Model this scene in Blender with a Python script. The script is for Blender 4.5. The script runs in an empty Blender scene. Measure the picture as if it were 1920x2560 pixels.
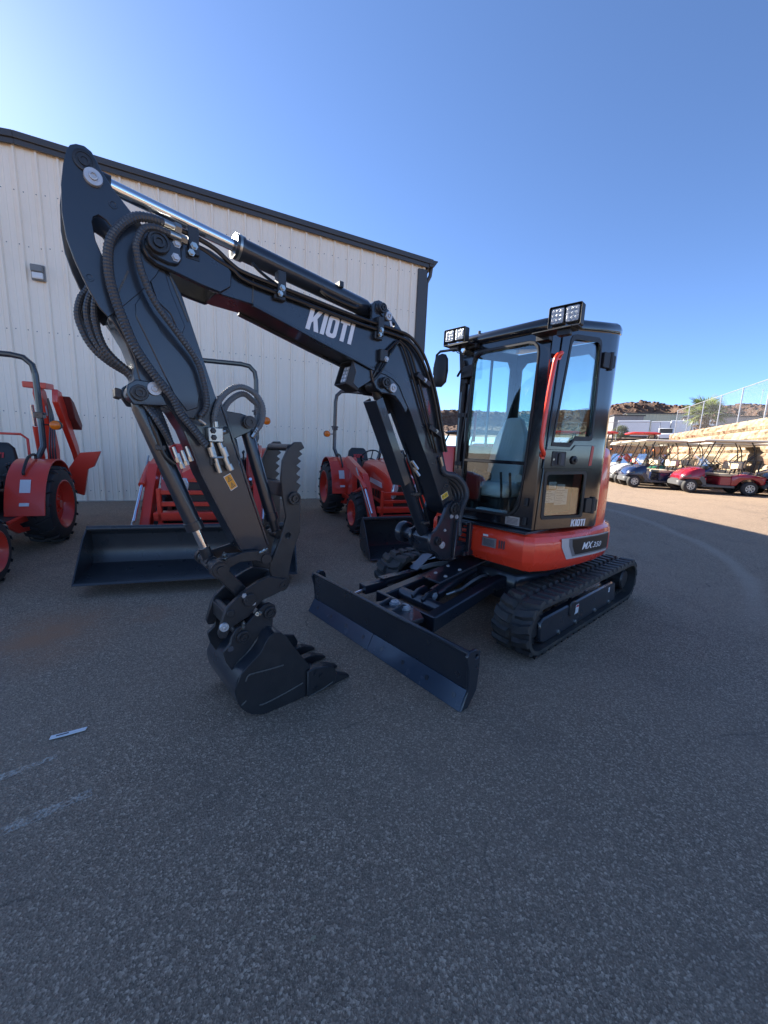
import bpy, bmesh, math, random
from mathutils import Vector, Matrix, noise
R = math.radians
random.seed(7)
scene = bpy.context.scene

# ---------------------------------------------------------------- camera
cam_d = bpy.data.cameras.new('camera'); cam = bpy.data.objects.new('camera', cam_d)
scene.collection.objects.link(cam); scene.camera = cam
cam_d.sensor_fit = 'HORIZONTAL'; cam_d.sensor_width = 36.0; cam_d.lens = 18.0
cam_d.clip_start = 0.05; cam_d.clip_end = 4000
CAM_M = Matrix(((0.99916522, -0.04085173, 0.0), (0.00658808, 0.1611334, -0.98691065), (0.04031701, 0.98608679, 0.16126803)))
cam.matrix_world = Matrix.Translation((0, 0, 1.5)) @ CAM_M.to_4x4()

# ---------------------------------------------------------------- world and sun
SUN_EL, SUN_AZ = 30.3, -50.5            # azimuth measured from +Y towards +X
world = bpy.data.worlds.new('World'); scene.world = world; world.use_nodes = True
wn = world.node_tree.nodes; wl = world.node_tree.links
bg = wn['Background']; bg.inputs['Strength'].default_value = 0.10
sky = wn.new('ShaderNodeTexSky'); sky.sky_type = 'NISHITA'; sky.sun_disc = False
sky.sun_elevation = R(SUN_EL); sky.sun_rotation = R(SUN_AZ)
sky.altitude = 5500; sky.air_density = 1.0; sky.dust_density = 8.0; sky.ozone_density = 4.4
wl.new(sky.outputs[0], bg.inputs['Color'])
sun_d = bpy.data.lights.new('sun', 'SUN'); sun_d.energy = 5.0; sun_d.angle = R(0.53); sun_d.color = (1.0, 0.92, 0.80)
sun = bpy.data.objects.new('sun', sun_d); scene.collection.objects.link(sun)
sdir = Vector((math.sin(R(SUN_AZ))*math.cos(R(SUN_EL)), math.cos(R(SUN_AZ))*math.cos(R(SUN_EL)), math.sin(R(SUN_EL))))
sun.rotation_euler = sdir.to_track_quat('Z', 'Y').to_euler()
vs = scene.view_settings
vs.view_transform = 'Standard'; vs.look = 'None'; vs.exposure = 1.82; vs.gamma = 1.0; vs.use_curve_mapping = False
scene.render.engine = 'CYCLES'
scene.cycles.max_bounces = 8; scene.cycles.transparent_max_bounces = 12; scene.cycles.caustics_reflective = False; scene.cycles.caustics_refractive = False

# ---------------------------------------------------------------- materials
MATS = {}
def pbr(name, col, rough=0.5, metal=0.0, var=0.0, vscale=6.0, bump=0.0, bscale=60.0, coat=0.0, rvar=0.0, spec=0.5, dirt=None, dscale=3.0, damt=0.4):
    if name in MATS: return MATS[name]
    m = bpy.data.materials.new(name); m.use_nodes = True; MATS[name] = m
    nt = m.node_tree; N = nt.nodes; L = nt.links; b = N['Principled BSDF']
    b.inputs['Base Color'].default_value = (*col, 1); b.inputs['Roughness'].default_value = rough
    b.inputs['Metallic'].default_value = metal; b.inputs['Specular IOR Level'].default_value = spec
    if coat: b.inputs['Coat Weight'].default_value = coat; b.inputs['Coat Roughness'].default_value = 0.06
    if var or bump or rvar or dirt:
        tc = N.new('ShaderNodeTexCoord')
    src = None
    if var:
        n = N.new('ShaderNodeTexNoise'); n.inputs['Scale'].default_value = vscale; n.inputs['Detail'].default_value = 6
        L.new(tc.outputs['Object'], n.inputs['Vector'])
        mx = N.new('ShaderNodeMix'); mx.data_type = 'RGBA'
        mx.inputs['A'].default_value = (*[c*(1-var) for c in col], 1); mx.inputs['B'].default_value = (*[min(1, c*(1+var)) for c in col], 1)
        L.new(n.outputs['Fac'], mx.inputs['Factor']); src = mx.outputs['Result']
    if dirt:
        n = N.new('ShaderNodeTexNoise'); n.inputs['Scale'].default_value = dscale; n.inputs['Detail'].default_value = 9; n.inputs['Roughness'].default_value = 0.7
        L.new(tc.outputs['Object'], n.inputs['Vector'])
        rp = N.new('ShaderNodeValToRGB'); rp.color_ramp.elements[0].position = 0.48; rp.color_ramp.elements[1].position = 0.75
        rp.color_ramp.elements[1].color = (damt, damt, damt, 1)
        L.new(n.outputs['Fac'], rp.inputs['Fac'])
        mx = N.new('ShaderNodeMix'); mx.data_type = 'RGBA'; mx.inputs['A'].default_value = (*col, 1); mx.inputs['B'].default_value = (*dirt, 1)
        if src: L.new(src, mx.inputs['A'])
        L.new(rp.outputs['Color'], mx.inputs['Factor']); src = mx.outputs['Result']
    if src: L.new(src, b.inputs['Base Color'])
    if rvar:
        n = N.new('ShaderNodeTexNoise'); n.inputs['Scale'].default_value = vscale*2.3; n.inputs['Detail'].default_value = 5
        L.new(tc.outputs['Object'], n.inputs['Vector'])
        mr = N.new('ShaderNodeMapRange'); mr.inputs['To Min'].default_value = max(0.02, rough-rvar); mr.inputs['To Max'].default_value = min(1, rough+rvar)
        L.new(n.outputs['Fac'], mr.inputs['Value']); L.new(mr.outputs['Result'], b.inputs['Roughness'])
    if bump:
        n = N.new('ShaderNodeTexNoise'); n.inputs['Scale'].default_value = bscale; n.inputs['Detail'].default_value = 4
        L.new(tc.outputs['Object'], n.inputs['Vector'])
        bp = N.new('ShaderNodeBump'); bp.inputs['Strength'].default_value = bump; bp.inputs['Distance'].default_value = 0.01
        L.new(n.outputs['Fac'], bp.inputs['Height']); L.new(bp.outputs['Normal'], b.inputs['Normal'])
    return m
def glass_mat(name, tint, refl=1.0, ior=1.5):
    if name in MATS: return MATS[name]
    m = bpy.data.materials.new(name); m.use_nodes = True; MATS[name] = m
    nt = m.node_tree; N = nt.nodes; L = nt.links; N.remove(N['Principled BSDF']); out = N['Material Output']
    t = N.new('ShaderNodeBsdfTransparent'); t.inputs['Color'].default_value = (*tint, 1)
    g = N.new('ShaderNodeBsdfGlossy'); g.inputs['Roughness'].default_value = 0.0; g.inputs['Color'].default_value = (refl, refl, refl, 1)
    lw = N.new('ShaderNodeLayerWeight'); lw.inputs['Blend'].default_value = .5; pw_ = N.new('ShaderNodeMath'); pw_.operation = 'POWER'; pw_.inputs[1].default_value = 4.0; L.new(lw.outputs['Facing'], pw_.inputs[0])
    f0 = ((ior-1)/(ior+1))**2*1.8; f = N.new('ShaderNodeMapRange'); f.inputs['To Min'].default_value = f0; f.inputs['To Max'].default_value = 1.0; L.new(pw_.outputs[0], f.inputs['Value'])
    mx = N.new('ShaderNodeMixShader'); L.new(f.outputs[0], mx.inputs[0]); L.new(t.outputs[0], mx.inputs[1]); L.new(g.outputs[0], mx.inputs[2])
    L.new(mx.outputs[0], out.inputs['Surface']); return m

# ---------------------------------------------------------------- object helpers
COL = scene.collection
def tag(o, label=None, cat=None, group=None, kind=None):
    if label: o['label'] = label
    if cat: o['category'] = cat
    if group: o['group'] = group
    if kind: o['kind'] = kind
    return o
def empty(name, loc=(0, 0, 0), rz=0.0):
    o = bpy.data.objects.new(name, None); o.empty_display_size = 0.2; COL.objects.link(o); o.location = loc; o.rotation_euler = (0, 0, rz); return o
def obj_of(name, me, mat, parent=None):
    if mat is not None and not me.materials: me.materials.append(mat)
    o = bpy.data.objects.new(name, me); COL.objects.link(o)
    if parent is not None: o.parent = parent
    return o
def finish(name, bm, mat, parent=None, bevel=0.0, sharp=35, segs=1, smooth=True):
    bmesh.ops.remove_doubles(bm, verts=bm.verts, dist=1e-5)
    bmesh.ops.recalc_face_normals(bm, faces=bm.faces)
    if bevel:
        ed = [e for e in bm.edges if len(e.link_faces) == 2 and e.calc_face_angle(0) > R(32)]
        if ed: bmesh.ops.bevel(bm, geom=ed, offset=bevel, segments=segs, affect='EDGES', profile=0.5, clamp_overlap=True)
    me = bpy.data.meshes.new(name); bm.to_mesh(me); bm.free()
    if smooth:
        me.polygons.foreach_set('use_smooth', [True]*len(me.polygons)); me.set_sharp_from_angle(angle=R(sharp))
    return obj_of(name, me, mat, parent)
def frame(o, ax, ay, az):
    """map (a,b,c) to o+a*ax+b*ay+c*az"""
    o, ax, ay, az = Vector(o), Vector(ax), Vector(ay), Vector(az)
    return lambda a, b, c: o+ax*a+ay*b+az*c
FV = lambda a, b, c: Vector((a, c, b))      # outline in (u,z), thickness along v
FU = lambda a, b, c: Vector((c, a, b))      # outline in (v,z), thickness along u
FZ = lambda a, b, c: Vector((a, b, c))      # outline in (u,v), thickness along z
def add_prism(bm, outer, c0, c1, fr=FV, holes=()):
    if not holes:
        v0 = [bm.verts.new(fr(a, b, c0)) for a, b in outer]; v1 = [bm.verts.new(fr(a, b, c1)) for a, b in outer]
        bm.faces.new(v0[::-1]); bm.faces.new(v1); n = len(outer)
        for i in range(n): bm.faces.new((v0[i], v0[(i+1) % n], v1[(i+1) % n], v1[i]))
        return
    loops = [outer]+list(holes); ends = []
    for c in (c0, c1):
        es = []; lv = []
        for lp in loops:
            vs_ = [bm.verts.new(fr(a, b, c)) for a, b in lp]; lv.append(vs_)
            for i in range(len(vs_)): es.append(bm.edges.new((vs_[i], vs_[(i+1) % len(vs_)])))
        bmesh.ops.triangle_fill(bm, use_beauty=True, use_dissolve=False, edges=es); ends.append(lv)
    for l0, l1 in zip(*ends):
        n = len(l0)
        for i in range(n): bm.faces.new((l0[i], l0[(i+1) % n], l1[(i+1) % n], l1[i]))
def prism(name, outer, c0, c1, mat, parent=None, fr=FV, holes=(), bevel=0.0, segs=1):
    bm = bmesh.new(); add_prism(bm, outer, c0, c1, fr, holes); return finish(name, bm, mat, parent, bevel, segs=segs)
def add_box(bm, x0, x1, y0, y1, z0, z1, fr=None):
    fr = fr or (lambda a, b, c: Vector((a, b, c)))
    v = [bm.verts.new(fr(x, y, z)) for x in (x0, x1) for y in (y0, y1) for z in (z0, z1)]
    for f in ((0, 1, 3, 2), (4, 6, 7, 5), (0, 4, 5, 1), (2, 3, 7, 6), (0, 2, 6, 4), (1, 5, 7, 3)): bm.faces.new([v[i] for i in f])
def box(name, x0, x1, y0, y1, z0, z1, mat, parent=None, bevel=0.0, fr=None, segs=1):
    bm = bmesh.new(); add_box(bm, x0, x1, y0, y1, z0, z1, fr); return finish(name, bm, mat, parent, bevel, segs=segs)
def basis(d):
    d = Vector(d).normalized(); t = Vector((0, 0, 1)) if abs(d.z) < 0.9 else Vector((1, 0, 0))
    a = d.cross(t).normalized(); return a, d.cross(a).normalized(), d
def add_lathe(bm, p0, axis, prof, n=20, ends=True):
    """prof: list of (distance along axis, radius); closed at both ends"""
    a, b, d = basis(axis); p0 = Vector(p0); rings = []
    for h, r in prof:
        if r < 1e-6: rings.append([bm.verts.new(p0+d*h)])
        else: rings.append([bm.verts.new(p0+d*h+(a*math.cos(2*math.pi*i/n)+b*math.sin(2*math.pi*i/n))*r) for i in range(n)])
    for q, s in zip(rings, rings[1:]):
        for i in range(n):
            j = (i+1) % n
            if len(q) == 1 and len(s) == 1: continue
            if len(q) == 1: bm.faces.new((q[0], s[i], s[j]))
            elif len(s) == 1: bm.faces.new((q[i], q[j], s[0]))
            else: bm.faces.new((q[i], q[j], s[j], s[i]))
    if not ends:
        for i in range(n): j = (i+1) % n; bm.faces.new((rings[-1][i], rings[-1][j], rings[0][j], rings[0][i]))
        return
    if len(rings[0]) > 1: bm.faces.new(rings[0][::-1])
    if len(rings[-1]) > 1: bm.faces.new(rings[-1])
def add_cyl(bm, p0, p1, r, n=16, r1=None):
    p0, p1 = Vector(p0), Vector(p1); add_lathe(bm, p0, p1-p0, [(0, r), ((p1-p0).length, r if r1 is None else r1)], n)
def cyl(name, p0, p1, r, mat, parent=None, n=18, bevel=0.0, r1=None):
    bm = bmesh.new(); add_cyl(bm, p0, p1, r, n, r1); return finish(name, bm, mat, parent, bevel)
def catmull(pts, per=6):
    P = [Vector(p) for p in pts]; P = [P[0]*2-P[1]]+P+[P[-1]*2-P[-2]]; out = []
    for i in range(1, len(P)-2):
        for k in range(per):
            t = k/per; a, b, c, d = P[i-1:i+3]
            out.append(0.5*((2*b)+(c-a)*t+(2*a-5*b+4*c-d)*t*t+(3*b-a-3*c+d)*t**3))
    out.append(P[-2]); return out
def resample(pts, step):
    out = [pts[0].copy()]; acc = 0.0
    for a, b in zip(pts, pts[1:]):
        L = (b-a).length; t = step-acc
        while t <= L: out.append(a.lerp(b, t/L)); t += step
        acc = (acc+L) % step if L else acc
    return out
def add_tube(bm, pts, r, n=8, rad=None, cap=True):
    pts = [Vector(p) for p in pts]; rings = []; prev = None
    for i, p in enumerate(pts):
        d = (pts[min(i+1, len(pts)-1)]-pts[max(i-1, 0)])
        if d.length < 1e-9: d = Vector((0, 0, 1))
        d.normalize()
        if prev is None: a, b, _ = basis(d)
        else:
            a = prev-d*prev.dot(d)
            if a.length < 1e-6: a = basis(d)[0]
            a.normalize(); b = d.cross(a)
        prev = a; rr = rad[i] if rad else r
        rings.append([bm.verts.new(p+(a*math.cos(2*math.pi*k/n)+b*math.sin(2*math.pi*k/n))*rr) for k in range(n)])
    for q, s in zip(rings, rings[1:]):
        for i in range(n): j = (i+1) % n; bm.faces.new((q[i], q[j], s[j], s[i]))
    if cap: bm.faces.new(rings[0][::-1]); bm.faces.new(rings[-1])
def tube(name, pts, r, mat, parent=None, n=8, smooth=0):
    bm = bmesh.new(); add_tube(bm, catmull(pts, smooth) if smooth else pts, r, n); return finish(name, bm, mat, parent)
def add_ribbed(bm, pts, r, pitch=0.013, n=10):
    p = resample(catmull(pts, 8), pitch/2); add_tube(bm, p, r, n, [r if i % 2 else r*0.88 for i in range(len(p))])
def rrect(x0, x1, y0, y1, r, n=4):
    out = []
    for cx, cy, a in ((x1-r, y1-r, 0), (x0+r, y1-r, 90), (x0+r, y0+r, 180), (x1-r, y0+r, 270)):
        for k in range(n+1): t = R(a+90*k/n); out.append((cx+r*math.cos(t), cy+r*math.sin(t)))
    return out
def circ(cx, cy, r, n=16): return [(cx+r*math.cos(2*math.pi*k/n), cy+r*math.sin(2*math.pi*k/n)) for k in range(n)]
def children(o): return [c for c in bpy.data.objects if c.parent == o]
def copy_tree(o, kids, parent=None):
    c = o.copy(); COL.objects.link(c)
    if parent is not None: c.parent = parent
    for ch in kids.get(o.name, ()): copy_tree(ch, kids, c)
    return c
def kid_map():
    k = {}
    for o in bpy.data.objects:
        if o.parent: k.setdefault(o.parent.name, []).append(o)
    return k
# heavy block capitals (unit height) used for the maker's name
def block_word(word):
    x = 0.0; out = []
    for ch in word:
        if ch == 'I': out.append([(x, 0), (x+.2, 0), (x+.2, 1), (x, 1)]); w = .2
        elif ch == 'T': out.append([(x+.15, 0), (x+.36, 0), (x+.36, .8), (x+.51, .8), (x+.51, 1), (x, 1), (x, .8), (x+.15, .8)]); w = .51
        elif ch == 'O':
            o = rrect(x, x+.54, 0, 1, .17, 4); i = rrect(x+.19, x+.35, .18, .82, .07, 3); out.append((o, i)); w = .54
        elif ch == 'K': out.append([(x, 0), (x+.2, 0), (x+.2, .36), (x+.27, .45), (x+.40, 0), (x+.62, 0), (x+.42, .60), (x+.61, 1), (x+.39, 1), (x+.2, .60), (x+.2, 1), (x, 1)]); w = .62
        x += w+.065
    return out, x-.065
def word_mesh(name, word, fmap, mat, parent, t=0.0015):
    """fmap(x in 0..1 along the word, y in 0..1 height, c) -> point"""
    ls, W_ = block_word(word); bm = bmesh.new()
    for l in ls:
        o, h = l if isinstance(l, tuple) else (l, None)
        fr = lambda a, b, c: fmap(a/W_, b, c)
        add_prism(bm, o, 0, t, fr, [h] if h else ())
    return finish(name, bm, mat, parent, smooth=False)
def font_mesh(name, text, fmap, mat, parent, t=0.001, shear=0.0, offset=0.0, box_=None):
    cu = bpy.data.curves.new(name, 'FONT'); cu.body = text; cu.shear = shear; cu.offset = offset; cu.resolution_u = 3
    tmp = bpy.data.objects.new(name, cu); COL.objects.link(tmp)
    me = bpy.data.meshes.new_from_object(tmp.evaluated_get(bpy.context.evaluated_depsgraph_get()))
    bpy.data.objects.remove(tmp)
    xs = [v.co.x for v in me.vertices]; ys = [v.co.y for v in me.vertices]
    x0, x1, y0, y1 = min(xs), max(xs), min(ys), max(ys)
    for v in me.vertices: v.co = fmap((v.co.x-x0)/(x1-x0), (v.co.y-y0)/(y1-y0), t)
    me.materials.clear(); me.materials.append(mat)
    o = bpy.data.objects.new(name, me); COL.objects.link(o); o.parent = parent; return o

# common materials
M_black = pbr('machine_black', (0.017, 0.022, 0.031), 0.30, var=.25, vscale=3, rvar=.09, coat=.45, bump=.05, bscale=220, dirt=(.05, .048, .045), dscale=5, damt=.25)
M_blackgloss = pbr('cab_black', (0.009, 0.010, 0.013), 0.16, rvar=.05, vscale=2, coat=.5)
M_steel = pbr('dull_black_steel', (0.022, 0.023, 0.026), 0.38, var=.3, vscale=9, rvar=.1, bump=.12, bscale=160, dirt=(.06, .056, .05), dscale=8, damt=.3)
M_rubber = pbr('rubber', (0.032, 0.032, 0.033), 0.62, var=.25, vscale=10, bump=.15, bscale=120, dirt=(.11, .085, .058), dscale=5, damt=.75)
M_tyre = pbr('tyre_rubber', (0.028, 0.029, 0.032), 0.6, var=.2, vscale=8, bump=.1, bscale=90, dirt=(.05, .047, .043), dscale=5, damt=.35)
M_orange = pbr('orange_red_paint', (0.88, 0.058, 0.024), 0.28, var=.06, vscale=2, rvar=.05, coat=.4)
M_red = pbr('tractor_red_paint', (0.66, 0.042, 0.022), 0.3, var=.07, vscale=3, rvar=.05, coat=.3)
M_chrome = pbr('chrome_rod', (0.80, 0.80, 0.82), 0.12, 1.0, rvar=.04, vscale=4)
M_zinc = pbr('zinc_plate', (0.46, 0.45, 0.41), 0.32, 1.0, var=.15, vscale=30)
M_cap = pbr('pale_pin_cap', (0.50, 0.51, 0.52), 0.45, .4, var=.1, vscale=40)
M_hose = pbr('hose_sleeve', (0.050, 0.055, 0.062), 0.33, rvar=.1, vscale=20)
M_hoseg = pbr('braided_hose', (0.13, 0.14, 0.145), 0.45, rvar=.1, vscale=60, bump=.3, bscale=500)
M_line = pbr('steel_line', (0.010, 0.011, 0.013), 0.3)
M_white = pbr('white_print', (0.78, 0.78, 0.78), 0.5)
M_sticker = pbr('paper_label', (0.62, 0.64, 0.66), 0.5, var=.05, vscale=40)
M_print = pbr('label_print', (0.06, 0.06, 0.07), 0.6)
M_warn = pbr('warning_orange', (0.80, 0.33, 0.02), 0.5)
M_yellow = pbr('warning_yellow', (0.78, 0.50, 0.03), 0.5)
M_glass = glass_mat('tinted_glass', (0.86, 0.95, 0.94), 1.0, 1.5)
M_doorglass = glass_mat('door_glass', (0.76, 0.83, 0.81), 1.0, 1.75)
M_lens = pbr('lamp_lens', (0.36, 0.38, 0.40), 0.22, .3, var=.5, vscale=70, bump=.5, bscale=180)
M_plastic = pbr('black_plastic', (0.014, 0.014, 0.015), 0.5, bump=.1, bscale=300)
M_seatcover = pbr('seat_plastic_wrap', (0.62, 0.66, 0.68), 0.25, var=.08, vscale=5, bump=.3, bscale=12)
M_amber = pbr('amber_lens', (0.75, 0.17, 0.01), 0.2)
M_weld = pbr('weld_bead', (0.10, 0.098, 0.09), 0.5, .3, bump=.4, bscale=150)

# ================================================================ GROUND
def sm(t): t = min(1, max(0, t)); return t*t*(3-2*t)
def gz(x, y):
    q = -.3365*x+.9417*y+.35*max(0, min(x, 20)-2)
    return sm((q-3.2)/6.0)*(.265+.0085*(max(-12, min(x, 25))+4))
def asphalt():
    m = bpy.data.materials.new('asphalt'); m.use_nodes = True; nt = m.node_tree; N = nt.nodes; L = nt.links; b = N['Principled BSDF']
    tc = N.new('ShaderNodeTexCoord'); P = tc.outputs['Object']
    def nz(scale, det=4, rough=.6):
        n = N.new('ShaderNodeTexNoise'); n.inputs['Scale'].default_value = scale; n.inputs['Detail'].default_value = det; n.inputs['Roughness'].default_value = rough
        L.new(P, n.inputs['Vector']); return n.outputs['Fac']
    def ramp(src, stops):
        r = N.new('ShaderNodeValToRGB'); e = r.color_ramp.elements
        for i, (p, c) in enumerate(stops):
            k = e[i] if i < 2 else e.new(p)
            k.position = p; k.color = (*c, 1) if isinstance(c, tuple) else (c, c, c, 1)
        L.new(src, r.inputs['Fac']); return r.outputs['Color']
    def mix(f, a, bb, mode='MIX'):
        x = N.new('ShaderNodeMix'); x.data_type = 'RGBA'; x.blend_type = mode
        for s_, k in ((f, 'Factor'), (a, 'A'), (bb, 'B')):
            if isinstance(s_, (int, float)): x.inputs[k].default_value = s_
            elif isinstance(s_, tuple): x.inputs[k].default_value = (*s_, 1)
            else: L.new(s_, x.inputs[k])
        return x.outputs['Result']
    vo = N.new('ShaderNodeTexVoronoi'); vo.inputs['Scale'].default_value = 135; L.new(P, vo.inputs['Vector'])
    vo2 = N.new('ShaderNodeTexVoronoi'); vo2.inputs['Scale'].default_value = 300; L.new(P, vo2.inputs['Vector'])
    bw = N.new('ShaderNodeSeparateColor'); L.new(vo.outputs['Color'], bw.inputs[0])
    bw2 = N.new('ShaderNodeSeparateColor'); L.new(vo2.outputs['Color'], bw2.inputs[0])
    stone = ramp(bw.outputs[0], [(0.0, (0.081, 0.059, 0.042)), (.45, (0.228, 0.160, 0.108)), (.80, (0.360, 0.258, 0.177)), (1.0, (0.901, 0.680, 0.484))])
    fine = ramp(bw2.outputs[0], [(0.0, (0.102, 0.073, 0.051)), (.6, (0.267, 0.189, 0.129)), (.9, (0.398, 0.290, 0.200)), (1.0, (0.721, 0.540, 0.381))])
    base = mix(.5, stone, fine)
    # broad wear: paler traffic areas and darker oily ones
    base = mix(ramp(nz(.45, 6, .65), [(.35, 0.0), (.75, .55)]), base, (.375, .272, .190))
    base = mix(ramp(nz(1.7, 5, .7), [(.52, 0.0), (.8, .5)]), base, (.135, .099, .076))
    # rusty wash by the tractor bucket
    sp = N.new('ShaderNodeSeparateXYZ'); L.new(P, sp.inputs[0])
    def blob(cx, cy, rx, ry):
        mp = N.new('ShaderNodeMapping'); mp.vector_type = 'POINT'
        mp.inputs['Location'].default_value = (-cx/rx, -cy/ry, 0); mp.inputs['Scale'].default_value = (1/rx, 1/ry, 0)
        L.new(P, mp.inputs['Vector']); ln = N.new('ShaderNodeVectorMath'); ln.operation = 'LENGTH'; L.new(mp.outputs[0], ln.inputs[0])
        r_ = N.new('ShaderNodeMapRange'); r_.inputs['From Min'].default_value = 1.0; r_.inputs['From Max'].default_value = 0.1; L.new(ln.outputs['Value'], r_.inputs['Value'])
        mu = N.new('ShaderNodeMath'); mu.operation = 'MULTIPLY'; L.new(r_.outputs[0], mu.inputs[0]); L.new(ramp(nz(2.6, 6, .7), [(.3, 0.0), (.6, 1.0)]), mu.inputs[1]); return mu.outputs[0]
    base = mix(blob(-2.55, 2.70, .62, .75), base, (.38, .19, .10))
    base = mix(blob(-2.0, 3.15, .22, .22), base, (.36, .19, .11))
    # pale tyre scrub arc, right of the machine
    arc = N.new('ShaderNodeVectorMath'); arc.operation = 'DISTANCE'; arc.inputs[1].default_value = (.67, 7.43, 0); L.new(P, arc.inputs[0])
    wv = N.new('ShaderNodeMath'); wv.operation = 'ADD'; L.new(arc.outputs['Value'], wv.inputs[0])
    nn = N.new('ShaderNodeMath'); nn.operation = 'MULTIPLY_ADD'; nn.inputs[1].default_value = .5; nn.inputs[2].default_value = -5.12; L.new(nz(.4, 2), nn.inputs[0]); L.new(nn.outputs[0], wv.inputs[1])
    pp = N.new('ShaderNodeMath'); pp.operation = 'ABSOLUTE'; L.new(wv.outputs[0], pp.inputs[0])
    mr = N.new('ShaderNodeMapRange'); mr.interpolation_type = 'SMOOTHSTEP'; mr.inputs['From Min'].default_value = .17; mr.inputs['From Max'].default_value = .02; mr.inputs['To Max'].default_value = .42; L.new(pp.outputs[0], mr.inputs['Value'])
    mm = N.new('ShaderNodeMath'); mm.operation = 'MULTIPLY'; L.new(mr.outputs[0], mm.inputs[0]); 
    my = N.new('ShaderNodeMapRange'); my.interpolation_type = 'SMOOTHSTEP'; my.inputs['From Min'].default_value = 3.0; my.inputs['From Max'].default_value = 5.0; L.new(sp.outputs[1], my.inputs['Value'])
    mx2 = N.new('ShaderNodeMath'); mx2.operation = 'MULTIPLY'; L.new(ramp(sp.outputs[0], [(.0, 0.0), (1.0, 1.0)]), mx2.inputs[0]); L.new(my.outputs[0], mx2.inputs[1]); L.new(mx2.outputs[0], mm.inputs[1])
    base = mix(mm.outputs[0], base, (.46, .37, .28))
    # hairline cracks and small oil spots
    wp_ = N.new('ShaderNodeTexNoise'); wp_.inputs['Scale'].default_value = 2.2; wp_.inputs['Detail'].default_value = 5; L.new(P, wp_.inputs['Vector'])
    wa = N.new('ShaderNodeVectorMath'); wa.operation = 'MULTIPLY_ADD'; wa.inputs[1].default_value = (.55, .55, 0); L.new(wp_.outputs['Color'], wa.inputs[0]); L.new(P, wa.inputs[2])
    vc = N.new('ShaderNodeTexVoronoi'); vc.feature = 'DISTANCE_TO_EDGE'; vc.inputs['Scale'].default_value = .33; L.new(wa.outputs[0], vc.inputs['Vector'])
    ck = N.new('ShaderNodeMapRange'); ck.inputs['From Min'].default_value = .0030; ck.inputs['From Max'].default_value = .0008; ck.inputs['To Max'].default_value = .6; L.new(vc.outputs['Distance'], ck.inputs['Value'])
    ckm = N.new('ShaderNodeMath'); ckm.operation = 'MULTIPLY'; L.new(ck.outputs[0], ckm.inputs[0]); L.new(ramp(nz(.9, 3), [(.48, 0.0), (.62, 1.0)]), ckm.inputs[1])
    base = mix(ckm.outputs[0], base, (.05, .04, .033))
    vo3 = N.new('ShaderNodeTexVoronoi'); vo3.inputs['Scale'].default_value = 1.1; L.new(wa.outputs[0], vo3.inputs['Vector'])
    os_ = N.new('ShaderNodeMapRange'); os_.inputs['From Min'].default_value = .075; os_.inputs['From Max'].default_value = .03; os_.inputs['To Max'].default_value = .5; L.new(vo3.outputs['Distance'], os_.inputs['Value'])
    base = mix(os_.outputs[0], base, (.06, .048, .038))
    L.new(base, b.inputs['Base Color']); b.inputs['Roughness'].default_value = .82
    bp = N.new('ShaderNodeBump'); bp.inputs['Strength'].default_value = .7; bp.inputs['Distance'].default_value = .006
    L.new(vo.outputs['Distance'], bp.inputs['Height'])
    bp2 = N.new('ShaderNodeBump'); bp2.inputs['Strength'].default_value = .35; bp2.inputs['Distance'].default_value = .004
    L.new(nz(120, 5, .7), bp2.inputs['Height']); L.new(bp.outputs[0], bp2.inputs['Normal']); L.new(bp2.outputs[0], b.inputs['Normal'])
    return m
xs = [-1500, -600, -200, -80, -40]+[-24+1.0*i for i in range(0, 65)]+[44, 50, 60, 80, 120, 200, 600, 1500]
ys = [-1500, -600, -200, -80, -40, -20, -10]+[-6+1.0*i for i in range(0, 50)]+[46, 50, 60, 80, 120, 200, 600, 1500]
bm = bmesh.new(); gv = [[bm.verts.new((x, y, gz(x, y))) for y in ys] for x in xs]
for i in range(len(xs)-1):
    for j in range(len(ys)-1): bm.faces.new((gv[i][j], gv[i+1][j], gv[i+1][j+1], gv[i][j+1]))
ground = finish('asphalt_ground', bm, asphalt(), sharp=60); tag(ground, 'dark grey asphalt yard with pale aggregate', 'ground', kind='structure')

def worn_paint():
    m = bpy.data.materials.new('worn_line_paint'); m.use_nodes = True; nt = m.node_tree; N = nt.nodes; L = nt.links; b = N['Principled BSDF']
    b.inputs['Base Color'].default_value = (.80, .72, .60, 1); b.inputs['Roughness'].default_value = .8
    tc = N.new('ShaderNodeTexCoord'); n = N.new('ShaderNodeTexNoise'); n.inputs['Scale'].default_value = 70; n.inputs['Detail'].default_value = 6; n.inputs['Roughness'].default_value = .75
    L.new(tc.outputs['Object'], n.inputs['Vector']); r = N.new('ShaderNodeValToRGB'); r.color_ramp.elements[0].position = .44; r.color_ramp.elements[1].position = .58; r.color_ramp.elements[1].color = (.5, .5, .5, 1)
    L.new(n.outputs['Fac'], r.inputs['Fac']); L.new(r.outputs['Color'], b.inputs['Alpha']); return m
def strip(name, p, q, w, z, mat):
    p, q = Vector((*p, 0)), Vector((*q, 0)); d = (q-p).normalized(); n = Vector((-d.y, d.x, 0))*w/2; bm = bmesh.new(); K = 12; vv = []
    for k in range(K+1):
        c = p.lerp(q, k/K); jj = 1+.25*math.sin(k*2.1); vv.append([bm.verts.new(c+n*jj+Vector((0, 0, z+gz(c.x, c.y)))), bm.verts.new(c-n*jj+Vector((0, 0, z+gz(c.x, c.y))))])
    for a, c in zip(vv, vv[1:]): bm.faces.new((a[0], a[1], c[1], c[0]))
    return finish(name, bm, mat)
wp = worn_paint()
tag(strip('parking_line', (-2.25, .92), (-1.50, 1.60), .035, .004, wp), 'faint worn white parking line nearer the paper tag', 'parking line', kind='structure')
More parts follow.
